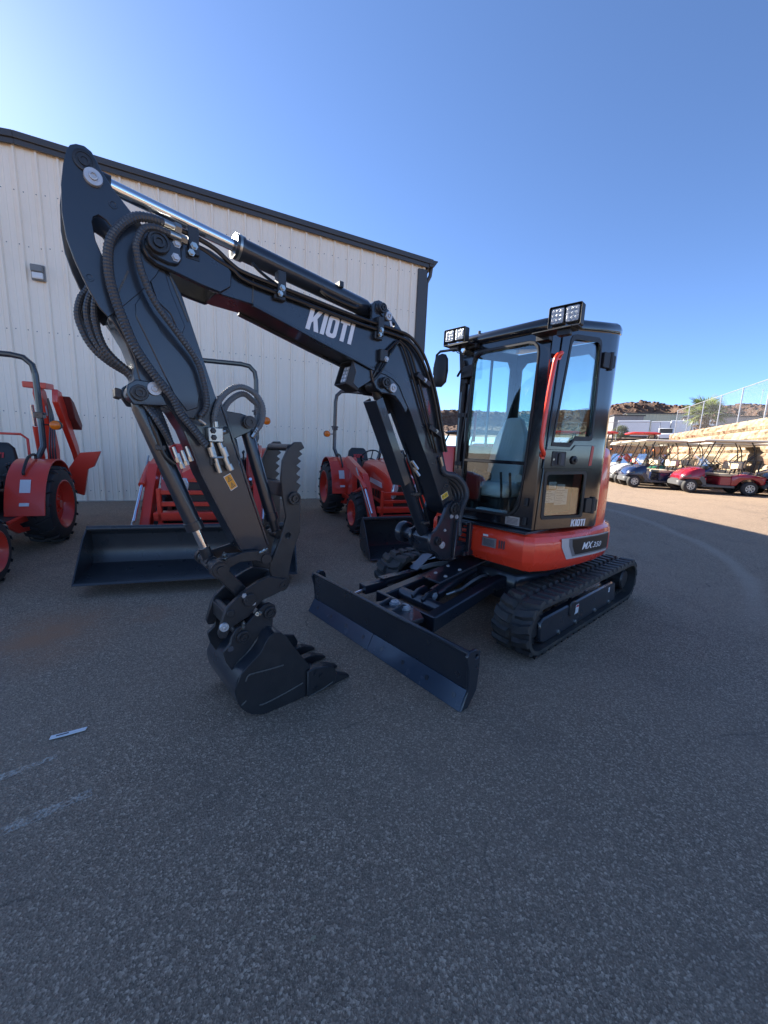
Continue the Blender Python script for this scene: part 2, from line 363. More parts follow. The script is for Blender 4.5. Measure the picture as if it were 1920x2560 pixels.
tag(strip('parking_line', (-1.95, .76), (-1.20, 1.42), .045, .004, wp), 'faint worn white parking line nearer the camera', 'parking line', kind='structure')

# ================================================================ WAREHOUSE
WA = math.atan2(.33653, .94167)
M_siding = pbr('siding_paint', (.92, .80, .645), .42, var=.05, vscale=.6, rvar=.06, dirt=(.78, .66, .51), dscale=.8, damt=.35)
M_trim = pbr('bronze_trim', (.055, .052, .052), .45, var=.1, vscale=2)
wh = empty('warehouse', (-4.7202, 7.9336, 0), WA)
tag(wh, 'pale grey ribbed metal warehouse with dark roof trim behind the machines', 'warehouse')
def roofz(s): return 6.43-.068*(s+1.81) if s > -1.81 else 6.43-.068*(-1.81-s)
SKEW = .0                                  # the side wall runs back from the corner
RIB = .3048
# one panel: flat pan with two low stiffeners and a tall trapezoid rib at its right edge; x along the wall, y negative = outward
PROF = [(0, 0), (.088, 0), (.094, -.006), (.112, -.006), (.118, 0), (.178, 0), (.184, -.006), (.202, -.006), (.208, 0), (.2448, 0), (.262, -.036), (.2876, -.036), (.3048, 0)]
for i in range(-36, 19):
    s0 = i*RIB; bm = bmesh.new(); lo = [bm.verts.new((s0+x-.0, y, -.3)) for x, y in PROF]; hi = [bm.verts.new((s0+x, y, roofz(s0+x)-.14)) for x, y in PROF]
    for k in range(len(PROF)-1): bm.faces.new((lo[k], lo[k+1], hi[k+1], hi[k]))
    me = bpy.data.meshes.new('siding_panel'); bmesh.ops.recalc_face_normals(bm, faces=bm.faces); bm.to_mesh(me); bm.free(); obj_of('siding_panel', me, M_siding, wh)
# body behind the panels (end wall core, side wall and roof) so the building has depth and casts its shadow
S0, S1, DEP = -36*RIB, 19*RIB+.02, 24.0
bm = bmesh.new()
fl = [(S0, -.3), (S1, -.3), (S1, roofz(S1)-.12), (-1.81, 6.31), (S0, roofz(S0)-.12)]
add_prism(bm, fl, .012, DEP, lambda a, b, c: Vector((a+SKEW*c, c, b))); finish('building_shell', bm, M_siding, wh)
bm = bmesh.new()
add_prism(bm, [(S0-.1, roofz(S0)-.08), (-1.81, 6.38), (S1+.16, roofz(S1)-.08-.01), (S1+.16, roofz(S1)), (-1.81, 6.44), (S0-.1, roofz(S0))], -.06, DEP, lambda a, b, c: Vector((a+SKEW*c, c, b)))
finish('roof', bm, M_trim, wh)
# rake trim: upper and lower fascia with a shadow step
for (a0, a1, y0, y1, nm) in ((.02, -.085, -.115, .0, 'rake_trim_upper'), (-.083, -.17, -.085, .0, 'rake_trim_lower')):
    for (sa, sb) in ((S0-.1, -1.81), (-1.81, S1+.14 if a0 > 0 else S1+.05)):
        bm = bmesh.new(); add_prism(bm, [(sa, roofz(sa)+a1), (sb, roofz(sb)+a1), (sb, roofz(sb)+a0), (sa, roofz(sa)+a0)], y0, y1-.064, FV); finish('rake_trim', bm, M_trim, wh, bevel=.006)
ze = roofz(S1)
box('corner_trim', S1-.20, S1+.03, -.045, .25, -.3, ze-.20, M_trim, wh, bevel=.008)
prism('gutter', [(S1+.06, ze-.14), (S1+.17, ze-.14), (S1+.26, ze-.02), (S1+.26, ze+.0), (S1+.04, ze+.0)], -.10, DEP, M_trim, wh, fr=lambda a, b, c: Vector((a+SKEW*c, c, b)))
tube('downspout', [(S1+.16, .04, ze-.12), (S1+.15, .06, ze-.28), (S1+.09, .1, ze-.42), (S1+.085, .1, ze-.6), (S1+.085, .1, .2)], .045, M_trim, wh, n=8)
# screw heads
bm = bmesh.new()
for i in range(-20, 19):
    for zz in (.45, 1.9, 3.35, 4.75, 5.6):
        for dx in (.048, .225):
            if zz < roofz(i*RIB)-.3: add_lathe(bm, (i*RIB+dx, 0, zz+.012*math.sin(i*3.1+zz)), (0, -1, 0), [(0, .010), (.004, .009), (.006, 0)], 6)
o = finish('screw_heads', bm, pbr('screw_paint', (.20, .19, .18), .5), wh); o['kind'] = 'stuff'
# base flashing
box('base_flashing', S0, S1, -.036, -.002, -.3, .26, pbr('base_flash', (.50, .45, .38), .5), wh)
# wall lamp
wlm = empty('wall_lamp', (0, 0, 0)); wlm.parent = None
pw = Matrix.Rotation(WA, 3, 'Z')
wlm.location = Vector((-4.7202, 7.9336, 4.32))+pw @ Vector((-1.66, -.035, 0)); wlm.rotation_euler = (0, 0, WA)
tag(wlm, 'small square wall lamp mounted high on the grey siding', 'wall lamp')
M_lampbody = pbr('lamp_housing', (.20, .20, .19), .5)
prism('housing', [(-.10, -.13), (.10, -.13), (.10, .13), (-.10, .13)], 0.0, -.035, M_lampbody, wlm, bevel=.006)
prism('hood', [(-.085, .0), (.085, .0), (.085, .115), (-.085, .115)], -.033, -.10, M_lampbody, wlm, bevel=.012)
prism('lens', [(-.08, -.11), (.08, -.11), (.08, -.002), (-.08, -.002)], -.033, -.075, pbr('frosted_lens', (.72, .72, .70), .35), wlm, bevel=.015, segs=2)

# ================================================================ EXCAVATOR  (local x = forward, y = its left, z = up)
ex = empty('mini_excavator', (-0.08, 2.69, 0), math.atan2(-.65800888, -.75301017))
tag(ex, 'black and orange-red mini excavator with glazed cab, dozer blade and raised boom', 'excavator')
VB = -0.04
def boss(u, z, v, r, parent, name='pin_boss', out=1, h=.03, mat=None):
    bm = bmesh.new(); add_lathe(bm, (u, v, z), (0, out, 0), [(-.01, r), (h*.7, r), (h*.8, r*.93), (h*.8, r*.74), (h*.55, r*.72), (h*.55, r*.52), (h*.95, r*.5), (h*.95, r*.30), (h*.7, r*.28), (h*.7, 0)], 22)
    return finish(name, bm, mat or M_steel, parent)
def cap(u, z, v, r, parent, out=1):
    bm = bmesh.new(); add_lathe(bm, (u, v, z), (0, out, 0), [(-.006, r), (.006, r), (.010, r*.94), (.010, r*.46), (.017, r*.44), (.018, r*.30), (.012, r*.28), (.012, 0)], 20)
    return finish('pin_cap', bm, M_cap, parent)
def hexbolt(p, axis, r, parent, mat=None, h=.012):
    bm = bmesh.new(); add_lathe(bm, p, axis, [(-.003, r*1.5), (.003, r*1.5), (.003, r), (h, r), (h, 0)], 6)
    return finish('bolt', bm, mat or M_zinc, parent)
def nipple(p, axis, parent):
    bm = bmesh.new(); add_lathe(bm, p, axis, [(-.004, .011), (.012, .011), (.012, .008), (.026, .008), (.026, .012), (.036, .012), (.036, .006), (.05, .004), (.05, 0)], 8)
    return finish('grease_nipple', bm, M_zinc, parent)
def cylinder(p0, p1, frac, rb, rr, parent, v=VB, eye=.05, name='hydraulic_cylinder'):
    """p0 barrel pin (u,z), p1 rod pin"""
    a, b = Vector((p0[0], v, p0[1])), Vector((p1[0], v, p1[1])); d = (b-a).normalized(); L = (b-a).length; e = a+d*L*frac
    bm = bmesh.new(); add_lathe(bm, a+d*.03, d, [(0, rb*.8), (.03, rb), (L*frac-.075, rb), (L*frac-.075, rb*1.13), (L*frac-.03, rb*1.13), (L*frac-.03, rb*.9), (L*frac-.025, rr*1.3)], 24)
    add_cyl(bm, a+Vector((0, -.05, 0)), a+Vector((0, .05, 0)), eye, 20); c = finish(name, bm, M_black, parent)
    bm = bmesh.new(); add_cyl(bm, e-d*.06, b-d*.03, rr, 20); finish('piston_rod', bm, M_chrome, c)
    bm = bmesh.new(); add_cyl(bm, b+Vector((0, -.045, 0)), b+Vector((0, .045, 0)), eye*.9, 20); add_cyl(bm, b-d*.09, b, rr*1.35, 16); finish('rod_eye', bm, M_steel, c)
    return c, a, b, d, L

# ---- rubber tracks
def make_track(vo, vi, name_v):
    uf, ur, zc, ro, ri = -.975, -2.885, .222, .197, .166
    def stad(r):
        out = []
        for k in range(15): t = R(90-180*k/14); out.append((uf+r*math.cos(t), zc+r*math.sin(t)))
        for k in range(15): t = R(270-180*k/14); out.append((ur+r*math.cos(t), zc+r*math.sin(t)))
        return out
    v0, v1 = min(vo, vi), max(vo, vi)
    bm = bmesh.new(); o, i = stad(ro), stad(ri); n = len(o)
    A = [bm.verts.new((a, v0, b)) for a, b in o]; B_ = [bm.verts.new((a, v1, b)) for a, b in o]; C = [bm.verts.new((a, v0, b)) for a, b in i]; D = [bm.verts.new((a, v1, b)) for a, b in i]
    for k in range(n):
        j = (k+1) % n
        bm.faces.new((A[k], A[j], B_[j], B_[k])); bm.faces.new((C[k], D[k], D[j], C[j])); bm.faces.new((A[k], C[k], C[j], A[j])); bm.faces.new((B_[k], B_[j], D[j], D[k]))
    # drive links inside the band
    per = 2*(uf-ur)+2*math.pi*ri; NL = 46
    def path(sv, r):
        Ls = uf-ur; arc = math.pi*r; s_ = sv % 1.0*(2*Ls+2*arc)
        if s_ < Ls: return ur+s_, zc+r, 0.0
        s_ -= Ls
        if s_ < arc: t = s_/r; return uf+r*math.sin(t), zc+r*math.cos(t), -t
        s_ -= arc
        if s_ < Ls: return uf-s_, zc-r, math.pi
        s_ -= Ls; t = s_/r; return ur-r*math.sin(t), zc-r*math.cos(t), math.pi-t
    vm = (v0+v1)/2
    for k in range(NL*2):
        u, z, a = path(k/(NL*2), ri); ca, sa = math.cos(a), math.sin(a)
        fr = lambda x, y, h: Vector((u+ca*x-sa*h, y, z+sa*x+ca*h))
        for dv in (-.05, .05): add_box(bm, -.010, .010, vm+dv-.014, vm+dv+.014, -.028, .004, fr)
    tr = finish('rubber_track', bm, M_rubber, ex, sharp=28)
    # lugs: two staggered rows of skewed tread bars
    meshes = []
    for sgn in (1, -1):
        bm = bmesh.new(); h = .028; w0, w1 = .040, .027; y0, y1 = .012, (v1-v0)/2+.004
        def q(x, y, z_): return bm.verts.new((x, y*sgn, z_))
        sk = .035
        bot = [q(-w0+sk*0, y0, -.003), q(w0+0, y0, -.003), q(w0-sk*.2, (y0+y1)/2, -.003), q(w0-sk, y1, -.003), q(-w0-sk, y1, -.003), q(-w0-sk*.2, (y0+y1)/2, -.003)]
        top = [q(-w1, y0+.012, h), q(w1, y0+.012, h), q(w1-sk*.2, (y0+y1)/2, h), q(w1-sk, y1-.008, h*.86), q(-w1-sk, y1-.008, h*.86), q(-w1-sk*.2, (y0+y1)/2, h)]
        bm.faces.new(bot[::-1]); bm.faces.new(top)
        for k in range(6): bm.faces.new((bot[k], bot[(k+1) % 6], top[(k+1) % 6], top[k]))
        bmesh.ops.recalc_face_normals(bm, faces=bm.faces)
        me = bpy.data.meshes.new('tread_lug'); bm.to_mesh(me); bm.free(); me.materials.append(M_rubber); meshes.append(me)
    for row in (0, 1):
        for k in range(NL):
            u, z, a = path((k+.5*row)/NL, ro); o_ = bpy.data.objects.new('tread_lug', meshes[row]); COL.objects.link(o_); o_.parent = tr
            o_.location = (u, vm, z); o_.rotation_euler = (0, -a, 0)
    sg = 1 if vo > vi else -1
    # side frame, rollers, idler, sprocket
    vf0, vf1 = sorted((vo-sg*.10, vo-sg*.035))
    sf = prism('track_frame', [(-1.02, .09), (-1.0, .25), (-1.06, .275), (-2.46, .285), (-2.55, .26), (-2.60, .06), (-2.0, .055), (-1.10, .06)], vf0, vf1, M_black, ex, bevel=.012)
    vs_ = vo-sg*.034
    prism('step_slot', rrect(-1.60, -1.49, .17, .30, .03), vs_-.012*1, vs_+.012*1, M_steel, sf, bevel=.008)
    for u_ in (-1.33, -1.65, -2.07, -2.42): hexbolt((u_, vs_, .085), (0, sg, 0), .014, sf)
    for u_ in (-1.3, -1.65, -2.0, -2.35):
        cyl('track_roller', (u_, vo-sg*.24, .10), (u_, vo-sg*.05, .10), .058, M_steel, ex, n=20)
    bm = bmesh.new(); add_lathe(bm, (uf, vo-sg*.22, zc), (0, sg, 0), [(0, .10), (0, .160), (.05, .160), (.05, .12), (.09, .12), (.09, .160), (.14, .160), (.14, .09), (.16, .085), (.16, 0)], 28); finish('idler_wheel', bm, M_steel, ex)
    bm = bmesh.new(); add_lathe(bm, (ur, vo-sg*.24, zc), (0, sg, 0), [(0, .11), (0, .15), (.06, .15), (.06, .105), (.17, .10), (.185, .088), (.185, 0)], 28)
    for k in range(13):
        t = 2*math.pi*k/13; add_cyl(bm, (ur+.148*math.cos(t), vo-sg*.24, zc+.148*math.sin(t)), (ur+.148*math.cos(t), vo-sg*.18, zc+.148*math.sin(t)), .018, 8)
    finish('drive_sprocket', bm, M_steel, ex)
    return tr, sf
trackL, sfL = make_track(.855, .555, 'left'); trackR, sfR = make_track(-.855, -.555, 'right')
# labels on the left track frame
vS = .855-.034
prism('sticker', [(-1.68, .165), (-1.60, .165), (-1.60, .245), (-1.68, .245)], vS, vS+.002, M_sticker, sfL)
prism('sticker', [(-1.675, .222), (-1.63, .222), (-1.63, .24), (-1.675, .24)], vS+.002, vS+.003, pbr('label_red', (.5, .03, .03), .5), sfL)
prism('sticker', [(-2.40, .195), (-2.37, .195), (-2.37, .245), (-2.40, .245)], vS, vS+.002, M_sticker, sfL)

# ---- car body and slew ring
bm = bmesh.new(); add_prism(bm, [(-1.3, -.42), (-1.3, .42), (-1.6, .56), (-2.35, .56), (-2.6, .40), (-2.6, -.40), (-2.35, -.56), (-1.6, -.56)], .20, .46, FZ); finish('lower_frame', bm, M_black, ex, bevel=.02)
bm = bmesh.new(); add_lathe(bm, (-1.9, 0, .44), (0, 0, 1), [(0, .46), (.06, .46), (.06, .43), (.12, .43), (.12, .39), (.17, .39)], 40); finish('slew_ring', bm, M_steel, ex)
# ---- dozer blade
bl = prism('dozer_blade', [(-.03, .362), (-.042, .30), (-.052, .22), (-.060, .14), (-.058, .095), (-.02, .03), (-.040, .03), (-.078, .09), (-.080, .16), (-.072, .24), (-.062, .33), (-.052, .362)], -.868, .868, M_black, ex)
cyl('top_rail', (-.046, -.868, .352), (-.046, .868, .352), .017, M_black, bl, n=14)
for sg in (-1, 1):
    v0 = sg*.868
    holes = [circ(-.108, .318, .016, 12)]
    prism('end_plate', [(-.145, .345), (-.10, .366), (-.035, .366), (-.018, .335), (-.045, .24), (-.056, .14), (-.052, .10), (.008, .004), (-.06, .004), (-.135, .09), (-.146, .2)], v0-.008, v0+.012, M_black, bl, holes=holes, bevel=.003)
for (va, vb_) in ((-.868, -.0015), (.0015, .868)):
    prism('cutting_edge', [(-.050, .118), (.012, .003), (.002, .001), (-.060, .113)], va, vb_, pbr('cutting_edge_paint', (.035, .050, .075), .24, rvar=.12, vscale=5, dirt=(.05, .055, .06), dscale=4, damt=.3), bl, bevel=.002)
dcut = Vector((.062, 0, -.115)).normalized(); ncut = Vector((dcut.z*-1, 0, dcut.x)).normalized()
for v_ in (-.76, -.54, -.32, -.09, .132, .355, .58, .80):
    c0 = Vector((-.050, v_, .118))+dcut*.062; add = bmesh.new(); add_lathe(add, c0-ncut*.001, ncut, [(0, .017), (.003, .016), (.003, .010), (.0015, .009), (.0015, 0)], 14); finish('bolt', add, M_black, bl)
hook = tube('lifting_loop', [(-.055, -.868, .31), (-.065, -.868, .345), (-.10, -.868, .362), (-.145, -.868, .345), (-.16, -.868, .30)], .014, M_black, bl, smooth=4)
# ---- blade arms and links
bf = prism('blade_frame', [(-.36, .165), (-.36, .29), (-1.15, .415), (-1.45, .43), (-1.45, .32), (-1.15, .32)], .235, .335, M_black, ex, bevel=.01)
prism('beam', [(-.36, .165), (-.36, .29), (-1.15, .37), (-1.45, .40), (-1.45, .28), (-1.15, .27)], -.335, -.235, M_black, bf, bevel=.01)
box('front_plate', -.375, -.345, -.335, .335, .170, .292, M_black, bf, bevel=.006)
cyl('cross_tube', (-.56, -.235, .255), (-.56, .235, .255), .055, M_black, bf, n=22)
bm = bmesh.new()
for v_ in (-.05, .10):
    add_prism(bm, [(-.345, .18), (-.345, .30), (-.24, .345), (-.10, .31), (-.075, .26), (-.078, .14), (-.16, .12)], v_-.012, v_+.012, FV)
add_prism(bm, [(-.34, -.12), (-.28, -.10), (-.10, -.16), (-.09, .28), (-.27, .30), (-.33, .20)], .262, .30, FZ)
finish('blade_bracket', bm, M_black, bf, bevel=.004)
for (u_, v_) in ((-.262, -.005), (-.272, .10)):
    bm = bmesh.new(); add_lathe(bm, (u_, v_, .295), (0, 0, 1), [(0, .045), (.018, .045), (.018, .034), (.030, .034), (.034, .030), (.034, .014), (.026, .012), (.026, 0)], 20); finish('pin_cap', bm, M_cap, bf)
# angle ram on the right and its guard
bm = bmesh.new(); add_cyl(bm, (-.30, -.47, .27), (-.86, -.46, .315), .040, 18); add_box(bm, -.55, -.30, -.52, -.42, .235, .315); finish('angle_ram', bm, M_black, ex, bevel=.004)
cyl('piston_rod', (-.12, -.44, .25), (-.34, -.465, .268), .016, M_chrome, ex, n=14)
prism('ram_guard', [(-.50, -.50), (-.95, -.50), (-.95, -.42), (-.50, -.42)], .333, .343, M_black, ex, fr=FZ, bevel=.002)
bm = bmesh.new(); fr = frame((-.92, -.46, .345), (-.86, .0, .51), (0, 1, 0), (.51, 0, .86)); add_prism(bm, rrect(0, .26, -.055, .055, .02), 0, .008, fr); finish('hinged_cover', bm, pbr('cover_paint', (.10, .12, .15), .25, coat=.3), ex)
# blade lift ram
bm = bmesh.new(); add_cyl(bm, (-.70, .0, .285), (-1.25, 0, .42), .055, 22); add_lathe(bm, (-.72, 0, .28), (-.97, 0, .24), [(0, .045), (0, .065), (.09, .065), (.09, .05)], 20); lr = finish('blade_lift_ram', bm, M_black, ex)
for v_ in (-.055, .055): prism('clevis', [(-.52, .24), (-.50, .31), (-.56, .345), (-.66, .36), (-.70, .31), (-.66, .25)], v_-.016, v_+.016, M_black, lr, bevel=.006)
hexbolt((-.645, .072, .305), (0, 1, 0), .022, lr, M_cap)
bm = bmesh.new(); fr = frame((-.62, .06, .43), (-.97, 0, .16), (0, 1, 0), (.16, 0, .97)); add_prism(bm, [(0, -.12), (.62, -.14), (.62, .10), (0, .08)], 0, .02, fr); pc = finish('ram_cover_plate', bm, M_black, ex, bevel=.004)
for (a_, b_) in ((.12, -.07), (.12, .04), (.30, -.08), (.30, .05)): hexbolt(fr(a_, b_, .02), (.16, 0, .97), .012, pc, M_cap, .008)
for pts in ([(-.80, .09, .30), (-.90, .14, .33), (-1.02, .17, .39), (-1.15, .17, .41), (-1.28, .14, .38)], [(-.95, -.42, .36), (-1.05, -.36, .40), (-1.2, -.30, .41), (-1.35, -.25, .38)], [(-.97, -.39, .36), (-1.08, -.33, .39), (-1.25, -.27, .39)]):
    bm = bmesh.new(); add_ribbed(bm, pts, .014, .02); finish('hose', bm, M_hoseg, ex)
cyl('hose_fitting', (-.77, .085, .295), (-.85, .115, .315), .017, M_zinc, ex, n=8)

# ---- upper structure: orange skirt
half = [(-1.085, .10), (-1.075, .58), (-1.115, .655), (-1.28, .728), (-1.50, .772), (-1.75, .80), (-2.0, .815), (-2.25, .80), (-2.5, .72), (-2.70, .57), (-2.82, .38), (-2.87, .15)]
plan = half+[(u_, -v_) for u_, v_ in half[:2:-1]]+[(-1.16, -.62), (-1.16, -.30)]
def ring(bm, z, off, pl=plan):
    out = []
    n = len(pl)
    for k in range(n):
        a, b, c = Vector(pl[k-1]), Vector(pl[k]), Vector(pl[(k+1) % n]); t = (c-a).normalized(); nn = Vector((t.y, -t.x))
        out.append(bm.verts.new((b.x-nn.x*off, b.y-nn.y*off, z)))
    return out
def smooth_plan(pl, n0, n1):
    P = [Vector((a, b, 0)) for a, b in pl]; s_ = catmull(P[n0:n1], 5); return [(p.x, p.y) for p in P[:n0]]+[(p.x, p.y) for p in s_]+[(p.x, p.y) for p in P[n1:]]
plan = smooth_plan(plan, 2, len(plan)-2)
area = sum(a[0]*b[1]-b[0]*a[1] for a, b in zip(plan, plan[1:]+plan[:1])); SG = 1 if area > 0 else -1
bm = bmesh.new(); zs = [(.575, -.045), (.590, -.030), (.650, -.006), (.665, 0), (.815, 0), (.832, -.006), (.862, -.02), (.885, -.055)]
rings = [ring(bm, z, off*SG*-1) for z, off in zs]; n = len(rings[0])
for q, s_ in zip(rings, rings[1:]):
    for k in range(n): bm.faces.new((q[k], q[(k+1) % n], s_[(k+1) % n], s_[k]))
bm.faces.new(rings[0]); bm.faces.new(rings[-1])
skirt = finish('orange_skirt', bm, M_orange, ex, sharp=24)
def on_skirt(pts):
    """arc-length map along the skirt's left flank"""
    P = [Vector((a, b)) for a, b in pts]; acc = [0]
    for a, b in zip(P, P[1:]): acc.append(acc[-1]+(b-a).length)
    def f(s_, off):
        s_ = max(0, min(acc[-1]-1e-6, s_))
        for k in range(len(P)-1):
            if s_ <= acc[k+1]:
                t = (s_-acc[k])/(acc[k+1]-acc[k]); a, b = P[k], P[k+1]; d = (b-a).normalized(); nn = Vector((-d.y, d.x))
                if nn.y < 0: nn = -nn
                p = a.lerp(b, t)+nn*off; return p
    return f, acc[-1]
flank = [p for p in plan if p[1] > .60 and p[0] > -2.6]
SK, SKL = on_skirt(flank)
def sk_s(u):
    lo, hi = 0, SKL
    for _ in range(40):
        m_ = (lo+hi)/2
        if SK(m_, 0).x > u: lo = m_
        else: hi = m_
    return lo
sA, sB = sk_s(-1.36), sk_s(-2.18)
def band(name, s0, s1, front, z0, z1, off, mat):
    bm = bmesh.new(); K = 14; prev = None
    for k in range(K+1):
        f = k/K
        # front edge leans: bottom starts later
        top = Vector((*SK(s0+(s1-s0)*f, off), z1-.012*f)); bot = Vector((*SK(s0+front+(s1-s0-front)*f, off), z0-.012*f)); mid = Vector((*SK(s0+front*.15+(s1-s0-front*.15)*f, off), z0+(z1-z0)*.60-.012*f))
        cur = [bm.verts.new(top), bm.verts.new(mid), bm.verts.new(bot)]
        if prev:
            for q in (0, 1): bm.faces.new((prev[q], prev[q+1], cur[q+1], cur[q]))
        prev = cur
    return finish(name, bm, mat, skirt, smooth=True)
band('decal_silver', sA, sB, .09, .665, .845, .0015, pbr('decal_silver', (.55, .55, .56), .35, .3))
band('decal_grey', sA+.10, sB, .07, .682, .836, .0030, pbr('decal_grey', (.16, .16, .17), .4))
band('decal_black', sA+.145, sB, .06, .695, .828, .0045, pbr('decal_black', (.008, .008, .009), .35))
s_t = sk_s(-1.66)
font_mesh('model_lettering', 'MX', lambda x, y, c: Vector((*SK(s_t+x*.185, .006), .726+y*.062-.006*x)), M_white, skirt, shear=.3, offset=.02)
font_mesh('model_lettering', '350', lambda x, y, c: Vector((*SK(s_t+.182+x*.165, .006), .724+y*.048-.006*x)), M_white, skirt, shear=.3, offset=.012)
# front face of the skirt: plate, slots, lip
prism('data_plate', [(.20, .714), (.336, .714), (.338, .797), (.20, .790)], -1.074, -1.0705, pbr('alu_plate', (.42, .43, .45), .3, .7, var=.15, vscale=60), skirt, fr=FU)
for k in range(6): prism('plate_print', [(.215, .727+k*.0095), (.322, .727+k*.0095), (.322, .731+k*.0095), (.215, .731+k*.0095)], -1.0705, -1.0698, M_print, skirt, fr=FU)
prism('sticker', [(.205, .80), (.255, .80), (.255, .818), (.205, .818)], -1.074, -1.071, M_white, skirt, fr=FU)
for k in range(3): prism('vent_slot', rrect(.362+.022*k, .373+.022*k, .722, .792, .005, 3), -1.0765, -1.0715, M_print, skirt, fr=FU)
# ---- engine hood behind the cab
bm = bmesh.new(); hp = [(-1.98, .70), (-2.05, .748), (-2.25, .735), (-2.48, .66), (-2.66, .51), (-2.76, .33), (-2.79, .1), (-2.79, -.1), (-2.76, -.33), (-2.66, -.52), (-2.48, -.68), (-2.25, -.74), (-1.98, -.74)]
rr = []
for z, k in ((.87, 1.0), (1.20, 1.0), (1.50, .985), (1.58, .955), (1.61, .88)): rr.append([bm.verts.new((-2.2+(a+2.2)*k, b*k, z)) for a, b in hp])
for q, s_ in zip(rr, rr[1:]):
    for k in range(len(hp)): bm.faces.new((q[k], q[(k+1) % len(hp)], s_[(k+1) % len(hp)], s_[k]))
bm.faces.new(rr[0]); bm.faces.new(rr[-1]); finish('engine_hood', bm, M_orange, ex, bevel=.008, sharp=30)
# right-hand side cover and front frame with hydraulic guards (dark)
bm = bmesh.new(); add_prism(bm, [(-1.18, -.70), (-1.18, -.26), (-1.52, -.26), (-1.56, -.76), (-1.36, -.76)], .60, 1.56, FZ); finish('tank_cover', bm, M_orange, ex, bevel=.04, segs=2)
ff = box('front_frame', -1.15, -.98, -.25, .09, .60, .64, M_black, ex, bevel=.006)
box('frame_wall', -1.16, -1.12, -.26, .10, .58, .90, M_plastic, ff)
box('frame_rail', -1.02, -.985, -.20, .085, .88, .90, M_black, ff, bevel=.004)
box('frame_post', -1.07, -1.03, .055, .095, .60, .90, M_black, ff, bevel=.004)
for k in range(5): box('guard_slat', -1.05, -1.035, -.20, .055, .655+k*.045, .668+k*.045, M_black, ff)
box('floor_plate', -1.60, -1.05, -.26, .60, .885, .90, M_black, ff)

# ---- cab
UF = -1.15
DD = Vector((-.975, .221, 0)).normalized(); DN = Vector((-DD.y, DD.x, 0)); DN = -DN if DN.y < 0 else DN     # door plane: along, outward normal
D0 = Vector((UF, .60, 0))
FD = lambda a, b, c: D0+DD*a+DN*c+Vector((0, 0, b))            # (along door, z, outward)
FF = lambda a, b, c: Vector((UF+c, a, b))                      # (v, z, outward)
def rz_(u): return .11*max(0, min(1, (-1.15-u)/.9))
ws = [(-.09, 2.27), (-.075, 2.315), (-.045, 2.34), (0, 2.348), (.42, 2.348), (.465, 2.335), (.497, 2.30), (.506, 2.25), (.495, 1.8), (.484, 1.43), (.466, 1.13), (.455, 1.085), (.43, 1.045), (.375, 1.005), (-.05, 1.0), (-.10, 1.01), (-.118, 1.05), (-.116, 1.28), (-.10, 1.9)]
def inset(poly, d):
    c = Vector((sum(a for a, b in poly)/len(poly), sum(b for a, b in poly)/len(poly))); out = []
    for a, b in poly:
        v = Vector((a, b))-c; out.append((c.x+v.x*(1-d/abs(v.length)), c.y+v.y*(1-d/abs(v.length))))
    return out
cabf = prism('cab_front', [(-.235, .905), (.60, .905), (.60, 2.40), (.592, 2.46), (-.12, 2.465), (-.185, 2.41), (-.215, 2.30)], -.05, 0, M_blackgloss, ex, fr=FF, holes=[ws], bevel=.006)
# rubber gasket round the screen
bm = bmesh.new(); add_prism(bm, inset(ws, -.018), -.004, .012, FF, [inset(ws, .006)]); finish('screen_gasket', bm, M_plastic, cabf, bevel=.003)
gl = prism('windscreen', inset(ws, .004), -.022, -.017, M_glass, cabf, fr=FF)
box('screen_divider', -1.185, -1.142, -.112, .486, 1.420, 1.448, M_blackgloss, cabf, bevel=.004)
prism('serial_plate', [(.358, .925), (.487, .925), (.487, .995), (.358, .995)], .001, .004, pbr('alu_plate', (.42, .43, .45), .3, .7), cabf, fr=FF)
for k in range(5): prism('plate_print', [(.37, .935+k*.0105), (.472, .935+k*.0105), (.472, .9395+k*.0105), (.37, .9395+k*.0105)], .004, .0048, M_print, cabf, fr=FF)
for z_ in (1.13, .975):
    prism('screen_latch', [(.515, z_-.03), (.545, z_-.035), (.548, z_+.03), (.53, z_+.035), (.518, z_+.02)], 0, .02, M_plastic, cabf, fr=FF, bevel=.004)
# right front pillar detail and wiper
bm = bmesh.new(); add_tube(bm, [(UF+.015, -.16, 2.25), (UF+.02, -.165, 1.8), (UF+.018, -.17, 1.38)], .016, 8); add_tube(bm, [(UF+.03, -.09, 2.05), (UF+.03, -.15, 1.55), (UF+.03, -.16, 1.35)], .007, 6); finish('pillar_rail', bm, M_plastic, cabf)
for z_ in (2.12, 1.83, 1.40): prism('rail_clip', [(-.20, z_-.02), (-.13, z_-.02), (-.13, z_+.02), (-.20, z_+.02)], 0, .03, M_plastic, cabf, fr=FF, bevel=.004)
prism('spare_hammer', [(-.125, 1.86), (-.085, 1.86), (-.085, 1.60), (-.115, 1.60), (-.112, 1.63), (-.10, 1.63), (-.10, 1.83), (-.125, 1.83)], -.10, -.085, pbr('safety_red', (.5, .05, .04), .5), cabf, fr=FF)
